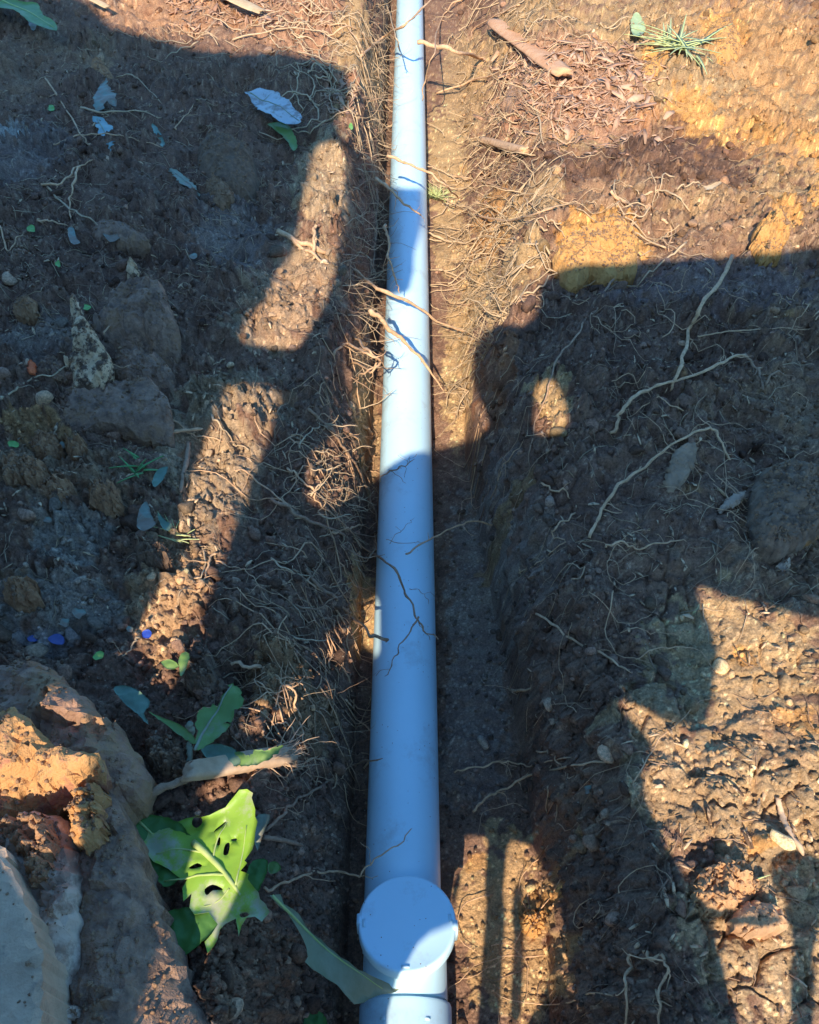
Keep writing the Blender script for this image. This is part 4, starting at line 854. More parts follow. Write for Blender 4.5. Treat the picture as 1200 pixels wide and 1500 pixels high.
leaf('leaf', 'large green leaf entering at the top left corner', [(-40, -20), (10, -4), (30, 2), (55, 4), (62, 20), (80, 32), (83, 44), (62, 40), (40, 30), (20, 15), (-40, 5)], LEAF_G, .05, curl=.01, seed=36, veins=[([(0, 0), (40, 16), (80, 41)], .002)])
leaf('leaf', 'crumpled mint green scrap under the top left leaf', [(40, 24), (52, 22), (54, 38), (46, 42)], LEAF_B, .03, curl=.006, seed=37)
leaf('leaf', 'wide silvery blue leaf lying at the top of the shade', [(358, 133), (376, 131), (395, 134), (408, 138), (425, 152), (443, 172), (438, 180), (418, 179), (400, 172), (380, 160), (368, 146)], mat('silver_leaf', (.44, .45, .42), (.56, .55, .50), 20, .5, .3, 60, .002, c3=(.3, .26, .22), s3=20, w3=.25), .05, curl=.014, jag=.008, seed=38, veins=[([(362, 136), (400, 152), (438, 176)], .002), ([(385, 145), (398, 138)], .0012), ([(405, 155), (400, 168)], .0012)], vein_mat=LEAF_P)
leaf('leaf', 'green folded leaf below the silvery blue leaf', [(392, 183), (410, 178), (424, 185), (436, 212), (430, 222), (420, 205), (405, 192)], LEAF_G, .02, curl=.008, seed=39)
leaf('leaf', 'crumpled grey green leaf on the upper left bank', [(138, 145), (146, 122), (156, 112), (160, 128), (170, 140), (170, 156), (158, 150), (148, 158), (140, 160)], LEAF_B, .03, curl=.014, jag=.02, seed=40)
leaf('leaf', 'pale blue leaf just below the crumpled grey green one', [(136, 170), (150, 170), (164, 182), (167, 200), (162, 222), (155, 205), (144, 195)], mat('sky_leaf', (.22, .33, .29), (.32, .41, .36), 20, .5, .3, 60, .002), .02, curl=.010, jag=.015, seed=41, veins=[([(142, 172), (154, 195), (161, 218)], .0016)], vein_mat=LEAF_P)
leaf('leaf', 'narrow blue green leaf pointing down beside the boulder', [(222, 182), (230, 186), (240, 205), (242, 215), (232, 210)], bpy.data.materials['blue_green_leaf'], .02, curl=.004, seed=42)
leaf('leaf', 'pale torn leaf lying below the boulder', [(247, 246), (260, 248), (275, 262), (288, 274), (296, 288), (280, 278), (262, 268)], LEAF_P, .02, curl=.008, jag=.015, seed=43, veins=[([(250, 248), (272, 266), (294, 286)], .0014)], vein_mat=LEAF_B)
leaf('leaf', 'pale angular leaf scrap beside the smooth grey rock', [(99, 335), (108, 334), (112, 348), (118, 356), (104, 356)], LEAF_B, .015, curl=.003, seed=44)
leaf('leaf', 'dull grey leaf at the end of the smooth grey rock', [(150, 340), (165, 338), (178, 346), (162, 354)], LEAF_B, .015, curl=.003, seed=45)
for i, (p, r, lb) in enumerate([((75, 158), 6, 'bright green seedling near the upper left edge'), ((85, 386), 6, 'round green leaf scrap above the bark curl'), ((207, 450), 8, 'small green leaf lying on the broad dark rock'), ((127, 450), 6, 'dull green scrap between bark curl and broad rock'), ((514, 185), 6, 'vivid green scrap on the sunlit clod by the far pipe'), ((45, 335), 7, 'small green sprout near the left edge'), ((283, 375), 6, 'grey green scrap right of the crumpled bark chip'), ((862, 1155), 10, 'blue green leaf scrap on the lower right wall'), ((18, 650), 9, 'pointed green leaf on the brown clods at left'), ((90, 652), 8, 'grey green scrap under the flat slab rock'), ((70, 762), 6, 'upright green scrap above the smooth grey patch'), ((115, 898), 10, 'mint green scrap above the corner rocks'), ((95, 912), 8, 'second mint green scrap above the corner rocks'), ((145, 960), 9, 'green blade scrap beside the large purple rock'), ((190, 922), 7, 'grey green scrap left of the blue plastic bit')]):
    g = np.random.default_rng(90+i); an = np.linspace(0, 2*np.pi, 9, endpoint=False); rr = r*g.uniform(.6, 1.15, 9); ph = g.uniform(0, 3)
    ol = [(p[0]+q*math.cos(a)*(1.0 if math.cos(ph) > 0 else .7), p[1]+q*math.sin(a)*.8) for a, q in zip(an, rr)]
    leaf('leaf_scrap', lb, ol, (LEAF_B if 'mint' in lb or 'grey' in lb or 'blue' in lb else mat('fresh_green_%s' % 'abcdefghijklmno'[i], (.16, .34, .06), (.22, .40, .09), 30, .5, .1)), .014+(.055 if i == 2 else 0), curl=.003, seed=100+i, cat='leaf scrap')
leaf('leaf', 'small blue green lance leaf beside the sprouting grass blades', [(223, 708), (228, 692), (240, 683), (246, 684), (240, 700), (228, 713)], bpy.data.materials['blue_green_leaf'], .03, curl=.003, seed=120)
leaf('leaf', 'blue green crumpled leaf below the lance leaf', [(205, 745), (215, 735), (222, 755), (228, 768), (212, 778), (200, 770)], LEAF_B, .025, curl=.008, seed=121)
leaf('leaf', 'small blue green leaf at the left edge of the sunlit strip', [(231, 750), (242, 762), (252, 768), (246, 777), (236, 770)], bpy.data.materials['blue_green_leaf'], .02, curl=.003, seed=122)
leaf('leaf', 'pale lime green crumpled leaf near the top right', [(924, 30), (932, 18), (940, 24), (946, 42), (936, 52), (926, 48)], FRESH_L, .03, curl=.008, seed=123)
leaf('leaf', 'thin pale dry leaf on the dark patch of the right bank', [(1022, 270), (1036, 272), (1052, 266), (1057, 268), (1044, 276), (1030, 278)], LEAF_O, .012, curl=.002, seed=124)
leaf('plastic_scrap', 'bright blue plastic bit at the tip of the sunlit strip', [(208, 926), (216, 922), (222, 926), (220, 934), (210, 934)], BLUE, .010, curl=.002, seed=125, cat='plastic')
leaf('plastic_scrap', 'dull blue plastic smear above the corner rocks', [(70, 934), (84, 928), (94, 934), (92, 944), (76, 942)], BLUE_D, .008, curl=.002, seed=126, cat='plastic')
leaf('plastic_scrap', 'small blue scrap left of the dull blue smear', [(40, 934), (52, 930), (54, 938), (44, 940)], BLUE_D, .008, curl=.002, seed=127, cat='plastic')
def tuft(name, label, px, py, n, L, m, seed, lift=.004, wide=.0016, spread=1.0, cat='grass tuft'):
    g = np.random.default_rng(seed); c = np.array(at(px, py, lift)); parts = []
    for k in range(n):
        a = g.uniform(0, 6.28); el = g.uniform(.15, 1.0)/spread; d = np.array([math.cos(a)*math.cos(el), math.sin(a)*math.cos(el), math.sin(el)]); l = L*g.uniform(.5, 1.1)
        p = c+np.array([g.normal(), g.normal(), 0])*L*.15; rows = []; s = np.cross(d, [0, 0, 1]); s /= np.linalg.norm(s)
        for i in range(6):
            t = i/5; w_ = wide*(1-t*.92); rows += [p+s*w_, p-s*w_+np.array([0, 0, .0004]), p+np.array([0, 0, -.0020])]; d = d+np.array([0, 0, -.05]); d /= np.linalg.norm(d); p = p+d*l/5
        V = np.array(rows); Fc = []
        for i in range(5):
            for q in range(3): q2 = (q+1) % 3; Fc += [(i*3+q, i*3+q2, i*3+3+q2), (i*3+q, i*3+3+q2, i*3+3+q)]
        parts.append((V, np.array(Fc)))
    V, Fc = merge(parts); o = mesh_obj(name, V-c, Fc, m, smooth=False); o.location = c; return tag(o, label, cat)
FRESH = mat('fresh_grass', (.50, .52, .18), (.64, .64, .28), 30, .5, 0)
tuft('grass_tuft', 'pale green grass tuft on the sunlit far right bank', 998, 78, 34, .17, FRESH, 1, wide=.007, lift=.02, spread=2.6)
tuft('fern_sprig', 'small ferny green sprig right beside the pipe', 640, 290, 60, .05, FRESH, 2, wide=.0014, cat='sprig')
tuft('grass_tuft', 'small green blades at the left edge of the sunlit strip', 205, 690, 9, .05, mat('shade_grass', (.12, .30, .08), (.2, .38, .12), 30, .5, .1), 3, wide=.003)
tuft('grass_tuft', 'yellow green withered grass in the lower sunlit strip', 258, 785, 14, .045, FRESH, 4, wide=.0018)
tuft('grass_tuft', 'tiny yellow green sprout on the lower right bank', 1062, 1304, 5, .02, FRESH, 5, wide=.002)
tuft('grass_tuft', 'single yellow green shoot left of the smooth brown stone', 1090, 1290, 3, .03, FRESH, 6, wide=.0022)
tuft('grass_tuft', 'blue green blade curved on the shaded right bank', 1042, 790, 2, .06, LEAF_B, 7, wide=.0015)

# ---------------------------------------------------------------- things nobody could count: crumbs, fibres, mulch
X, Y, Z, C = GRID
VV = np.empty((X.size, 3), np.float32); GROUND.data.vertices.foreach_get('co', VV.ravel()); CC = C.reshape(-1, 3)
vis = np.abs(Y.ravel()) < 3.9
vis &= (Y.ravel() > .12)
cand = np.nonzero(vis)[0]
def ico(sub):
    bm = bmesh.new(); bmesh.ops.create_icosphere(bm, subdivisions=sub, radius=1)
    v = np.array([list(q.co) for q in bm.verts]); f = np.array([[q.index for q in fc.verts] for fc in bm.faces]); bm.free(); return v, f
def crumbs(name, n, s0, s1, sub, seed, smooth, prob=None, sink=.25):
    g = np.random.default_rng(seed); v, f = ico(sub); nv = len(v)
    pick = g.choice(cand, n*3)
    p = VV[pick]; keep = np.ones(len(p), bool)
    onfl = (p[:, 0] > -.09) & (p[:, 0] < floor_right(p[:, 1])); keep &= ~onfl | (g.uniform(size=len(p)) < .25); keep &= ~((p[:, 0] > -.07) & (p[:, 0] < .058))
    keep &= ~((p[:, 0] > .26) & (p[:, 1] < .95)) | (g.uniform(size=len(p)) < .3)
    cl = vnoise(p[:, 0]*6, p[:, 1]*6, 700+seed)+g.normal(size=len(p))*.35; keep &= cl > (-.25 if prob is None else prob)
    pick = pick[keep][:n]; p = VV[pick]; n = len(pick)
    size = (s0*(s1/s0)**(g.uniform(size=n)**2.2))
    ax = g.uniform(.6, 1.15, (n, 1, 3)); jit = g.uniform(.72, 1.22, (n, nv, 1))
    q = g.normal(size=(n, 4)); q /= np.linalg.norm(q, axis=1)[:, None]; a, b, c, d = q.T
    Rm = np.stack([1-2*(c*c+d*d), 2*(b*c-a*d), 2*(b*d+a*c), 2*(b*c+a*d), 1-2*(b*b+d*d), 2*(c*d-a*b), 2*(b*d-a*c), 2*(c*d+a*b), 1-2*(b*b+c*c)], -1).reshape(n, 3, 3)
    U = np.repeat(v[None], n, 0)
    for _ in range(5):
        pn = g.normal(size=(n, 1, 3)); pn /= np.linalg.norm(pn, axis=2, keepdims=True); dd = (U*pn).sum(2, keepdims=True); U = U-pn*np.maximum(dd-g.uniform(.35, .75, (n, 1, 1)), 0)
    jit = 1+(jit-1)*(.5 if sub == 1 else .35)
    W = U*1.2*ax*jit; W = np.einsum('nij,nkj->nki', Rm, W)*size[:, None, None]; W = W+p[:, None]; W[..., 2] += (size*(.6-sink))[:, None]
    Fc = (f[None]+np.arange(n)[:, None, None]*nv).reshape(-1, 3)
    o = mesh_obj(name, W.reshape(-1, 3), Fc, SOIL, smooth=smooth)
    col_ = CC[pick]*(.55+1.2*g.uniform(size=(n, 1))**2); col_ = np.repeat(col_, nv, 0)
    at_ = o.data.color_attributes.new('soil', 'FLOAT_COLOR', 'POINT'); at_.data.foreach_set('color', np.concatenate([col_, np.ones((len(col_), 1))], 1).astype(np.float32).ravel())
    tag(o, 'loose crumbs of soil scattered over both banks and the trench walls' if sub == 1 else 'larger crumbly soil lumps scattered over both banks', 'soil crumbs' if sub == 1 else 'soil lumps', kind='stuff'); return o
crumbs('soil_crumbs', 42000, .0010, .0060, 1, 1, False)
crumbs('soil_lumps', 2600, .004, .015, 2, 2, False, prob=.05)
def dusting():
    """crumbs lying on the stones"""
    g = np.random.default_rng(77); v, f = ico(1); parts = []
    for s_ in [q for q in bpy.data.objects if q.name.split('.')[0] in ('rock', 'slab', 'clod', 'bark_curl')]:
        me = s_.data; k = len(me.vertices); cs = np.empty((k, 3), np.float32); me.vertices.foreach_get('co', cs.ravel()); nn = np.array([list(q.vector) for q in me.vertex_normals])
        ids = np.nonzero(nn[:, 2] > .55)[0]
        if len(ids) == 0: continue
        a = float(np.ptp(cs[:, 0])*np.ptp(cs[:, 1])); num = int(min(2000, a*(60000 if s_.name.startswith('clod') else 26000)))
        if s_.name.startswith('slab'): num //= 6
        p = cs[g.choice(ids, num)]+np.array(s_.location, np.float32); p[:, :2] += g.normal(size=(num, 2))*.0012
        keep = vnoise(p[:, 0]*30, p[:, 1]*30, 790)+g.normal(size=num)*.3 > 0; p = p[keep]
        for q in p:
            r_ = .0007*(5)**(g.uniform()**2); W = v*g.uniform(.6, 1.2, (len(v), 1))*r_; parts.append((W+q+np.array([0, 0, r_*.2]), f))
    V, Fc = merge(parts); o = mesh_obj('stone_crumbs', V, Fc, CLOD, smooth=False); return tag(o, 'fine soil crumbs lying on the rocks and clods', 'soil crumbs', kind='stuff')
dusting()

def fibres(name, label, cat, n, seed, region, L, r, m, lift=.0015, curl=.5, sides=3, seg=6, bias=None):
    g = np.random.default_rng(seed); parts = []; pts = region(g, n)
    for (x, y) in pts:
        a = g.uniform(0, 6.28) if bias is None else bias+g.normal()*.6; l = g.uniform(*L); P = []; k = g.normal()*curl
        for i in range(seg+1):
            t = i/seg; P.append((x, y, ground_z(x, y)+lift+.006*math.sin(t*3.14)*g.uniform(0, 1))); a += k/seg*2+g.normal()*.25; x += math.cos(a)*l/seg; y += math.sin(a)*l/seg
        rr = g.uniform(*r); parts.append(tube_geo(np.array(P), np.linspace(rr, rr*.4, seg+1), sides))
    V, Fc = merge(parts); o = mesh_obj(name, V, Fc, m); return tag(o, label, cat, kind='stuff')
def box_region(*boxes):
    def f(g, n):
        out = []; w_ = np.array([b[4] for b in boxes]); w_ = w_/w_.sum()
        while len(out) < n:
            b = boxes[g.choice(len(boxes), p=w_)]; p = cpx(g.uniform(b[0], b[2]), g.uniform(b[1], b[3])); out.append((p.x, p.y))
        return out
    return f
fibres('fine_roots', 'fine pale root fibres littering both banks', 'root fibres', 1500, 1, box_region((0, 60, 480, 480, 5), (280, 20, 540, 330, 3), (640, 0, 1200, 380, 4), (300, 560, 520, 1100, 1), (760, 400, 1200, 900, 2.5), (0, 500, 300, 900, .7)), (.015, .085), (.0003, .0011), FINE)
fibres('wandering_roots', 'thin wandering roots lying over the shaded left wall and lip', 'root fibres', 85, 21, box_region((425, 600, 550, 1160, 5)), (.06, .22), (.0006, .0018), ROOT, lift=.008, seg=12, sides=4, curl=.9)
fibres('wandering_roots', 'thin wandering roots over the shaded right bank', 'root fibres', 90, 22, box_region((690, 420, 1200, 850, 4), (700, 850, 930, 1500, 2)), (.05, .20), (.0005, .0014), ROOT, lift=.007, seg=12, sides=4, curl=.9)
fibres('wandering_roots', 'pale thin roots lying over the sunlit right slope', 'root fibres', 150, 23, box_region((640, 90, 830, 470, 5), (640, 0, 900, 100, 2), (860, 280, 1010, 380, 1)), (.06, .28), (.0009, .0030), FINE, lift=.012, seg=12, sides=4, curl=.7)
fibres('wandering_roots', 'pale thin roots lying over the sunlit far left lip', 'root fibres', 110, 24, box_region((430, 0, 560, 200, 5), (260, 40, 480, 80, 1)), (.08, .30), (.0009, .0030), FINE, lift=.014, seg=12, sides=4, curl=.7)
fibres('dark_fine_roots', 'fine dark root fibres littering both banks', 'root fibres', 900, 2, box_region((0, 60, 480, 480, 5), (440, 200, 545, 520, 3), (300, 560, 520, 1100, 1.4), (760, 400, 1200, 1500, 3)), (.015, .08), (.0004, .0012), ROOT_D)
def chips(name, label, n, seed, region, m, L=(.010, .045)):
    g = np.random.default_rng(seed); parts = []
    for x, y in region(g, n):
        z = ground_z(x, y)+.003+g.uniform(0, .006); l = g.uniform(*L); w_ = l*g.uniform(.08, .3); a = g.uniform(0, 6.28); ti = g.normal()*.35
        d = np.array([math.cos(a), math.sin(a), ti]); d /= np.linalg.norm(d); s = np.cross(d, [0, 0, 1]); s = s/np.linalg.norm(s)+np.array([0, 0, g.normal()*.4]); u = np.cross(s, d)*.0012
        c = np.array([x, y, z]); b = np.array([0, 0, g.uniform(0, .15)*l])
        V = np.array([c-d*l/2-s*w_*.3, c-d*l/2+s*w_*.2, c-s*w_*.5+b, c+s*w_*.5+b, c+d*l/2-s*w_*.15, c+d*l/2+s*w_*.25]); V = np.concatenate([V, V-u])
        q = [(0, 1, 3), (0, 3, 2), (2, 3, 5), (2, 5, 4)]; Fc = q+[(a_+6, c_+6, b_+6) for a_, b_, c_ in q]
        for a_, b_ in ((0, 2), (2, 4), (4, 5), (5, 3), (3, 1), (1, 0)): Fc += [(a_, b_, b_+6), (a_, b_+6, a_+6)]
        parts.append((V, np.array(Fc)))
    V, Fc = merge(parts); o = mesh_obj(name, V, Fc, m, smooth=False); return tag(o, label, 'mulch', kind='stuff')
MULCH_B = mat('brown_mulch', (.26, .13, .075), (.38, .22, .13), 30, .9, .4, 300, .001)
MULCH_P = mat('pinkish_mulch', (.54, .29, .15), (.66, .40, .24), 30, .9, .4, 300, .001)
M_BOX = ((745, 70, 950, 190, 6), (700, 90, 990, 240, 2.5), (250, -10, 500, 55, 3), (478, 120, 520, 185, 1))
chips('red_mulch', 'shredded red mulch on the sunlit far bank', 480, 5, box_region(*M_BOX), MULCH, (.008, .06))
chips('brown_mulch', 'brown shreds mixed through the red mulch', 450, 6, box_region(*M_BOX), MULCH_B, (.006, .05))
chips('pinkish_mulch', 'pinkish tan shreds mixed through the red mulch', 380, 7, box_region(*M_BOX), MULCH_P, (.008, .075))
fibres('mulch_fibres', 'stringy pinkish bark fibres on the red mulch', 'mulch', 500, 9, box_region(*M_BOX), (.02, .09), (.0008, .0022), MULCH_P, lift=.006)
chips('wood_litter', 'tiny wood and stalk bits strewn over the banks', 700, 8, box_region((0, 60, 560, 900, 5), (760, 300, 1200, 900, 3), (900, 900, 1200, 1500, 1)), BARK, (.006, .022))
def hairs(name, label, n, seed, ylo, yhi, m, side=-1, L=(.04, .16), r=(.0004, .0011), dens=None):
    g = np.random.default_rng(seed); parts = []
    for k in range(n):
        y = g.uniform(ylo, yhi) if dens is None else float(np.clip(g.normal(dens[0], dens[1]), ylo, yhi))
        if side < 0:
            z = g.uniform(.08, .30); x = -.083+(top_left(y)+.083)*(z/.29)+.004; d = np.array([g.uniform(.3, 1.2), g.normal()*.7-.15, g.normal()*.35-.25])
        else:
            t = g.uniform(.0, 1); fr, tr_ = floor_right(y), top_right(y); x = fr+(tr_-fr)*t; z = ground_z(x, y)+.004; d = np.array([-g.uniform(.3, 1.2), g.normal()*.8, g.normal()*.3+.1])
        P = [np.array([x, y, z])]; l = g.uniform(*L); seg = 9; bend = g.normal(size=3)*.18
        for i in range(seg):
            d = d/np.linalg.norm(d); P.append(P[-1]+d*l/seg); d = d+bend+g.normal(size=3)*.24+np.array([0, 0, -.06])
            q = P[-1]; rr_ = math.hypot(q[0], q[2]-PZ)
            if rr_ < .058: q[0] *= .058/rr_; q[2] = PZ+(q[2]-PZ)*.058/rr_
            if side > 0: q[2] = max(q[2], base_h(np.array([q[0]]), np.array([q[1]]))[0]+.006)
        rr = r[0]+(r[1]*1.8-r[0])*g.uniform()**3; parts.append(tube_geo(np.array(P), np.linspace(rr, rr*.35, seg+1), 3))
        if g.uniform() < .5:
            i = g.integers(2, 7); d2 = (P[i+1]-P[i]); d2 = d2/np.linalg.norm(d2)+g.normal(size=3)*.6; Q = [P[i]]
            for j in range(5): d2 = d2/np.linalg.norm(d2); Q.append(Q[-1]+d2*l*.07); d2 = d2+g.normal(size=3)*.3
            parts.append(tube_geo(np.array(Q), np.linspace(rr*.6, rr*.25, 6), 3))
    V, Fc = merge(parts); o = mesh_obj(name, V, Fc, m); return tag(o, label, 'root hairs', kind='stuff')
hairs('root_hairs', 'tangle of thin roots hanging from the far left trench wall', 340, 11, 1.25, 3.6, FINE)
hairs('dark_root_hairs', 'dark thin roots hanging from the left trench wall', 170, 12, .55, 2.6, ROOT_D, L=(.03, .13))
hairs('root_hairs', 'bright tangle of thin roots on the left wall where shade begins', 100, 13, .78, 1.15, FINE, dens=(.98, .06), L=(.02, .07), r=(.0006, .0013))
hairs('root_hairs', 'thin roots sticking out of the sunlit right trench wall', 620, 14, 1.4, 3.6, FINE, side=1, L=(.04, .15), r=(.0005, .0016), dens=(2.1, .6))
hairs('root_hairs', 'sparse thin roots low on the shaded left wall', 50, 15, .3, .8, FINE, L=(.02, .08))

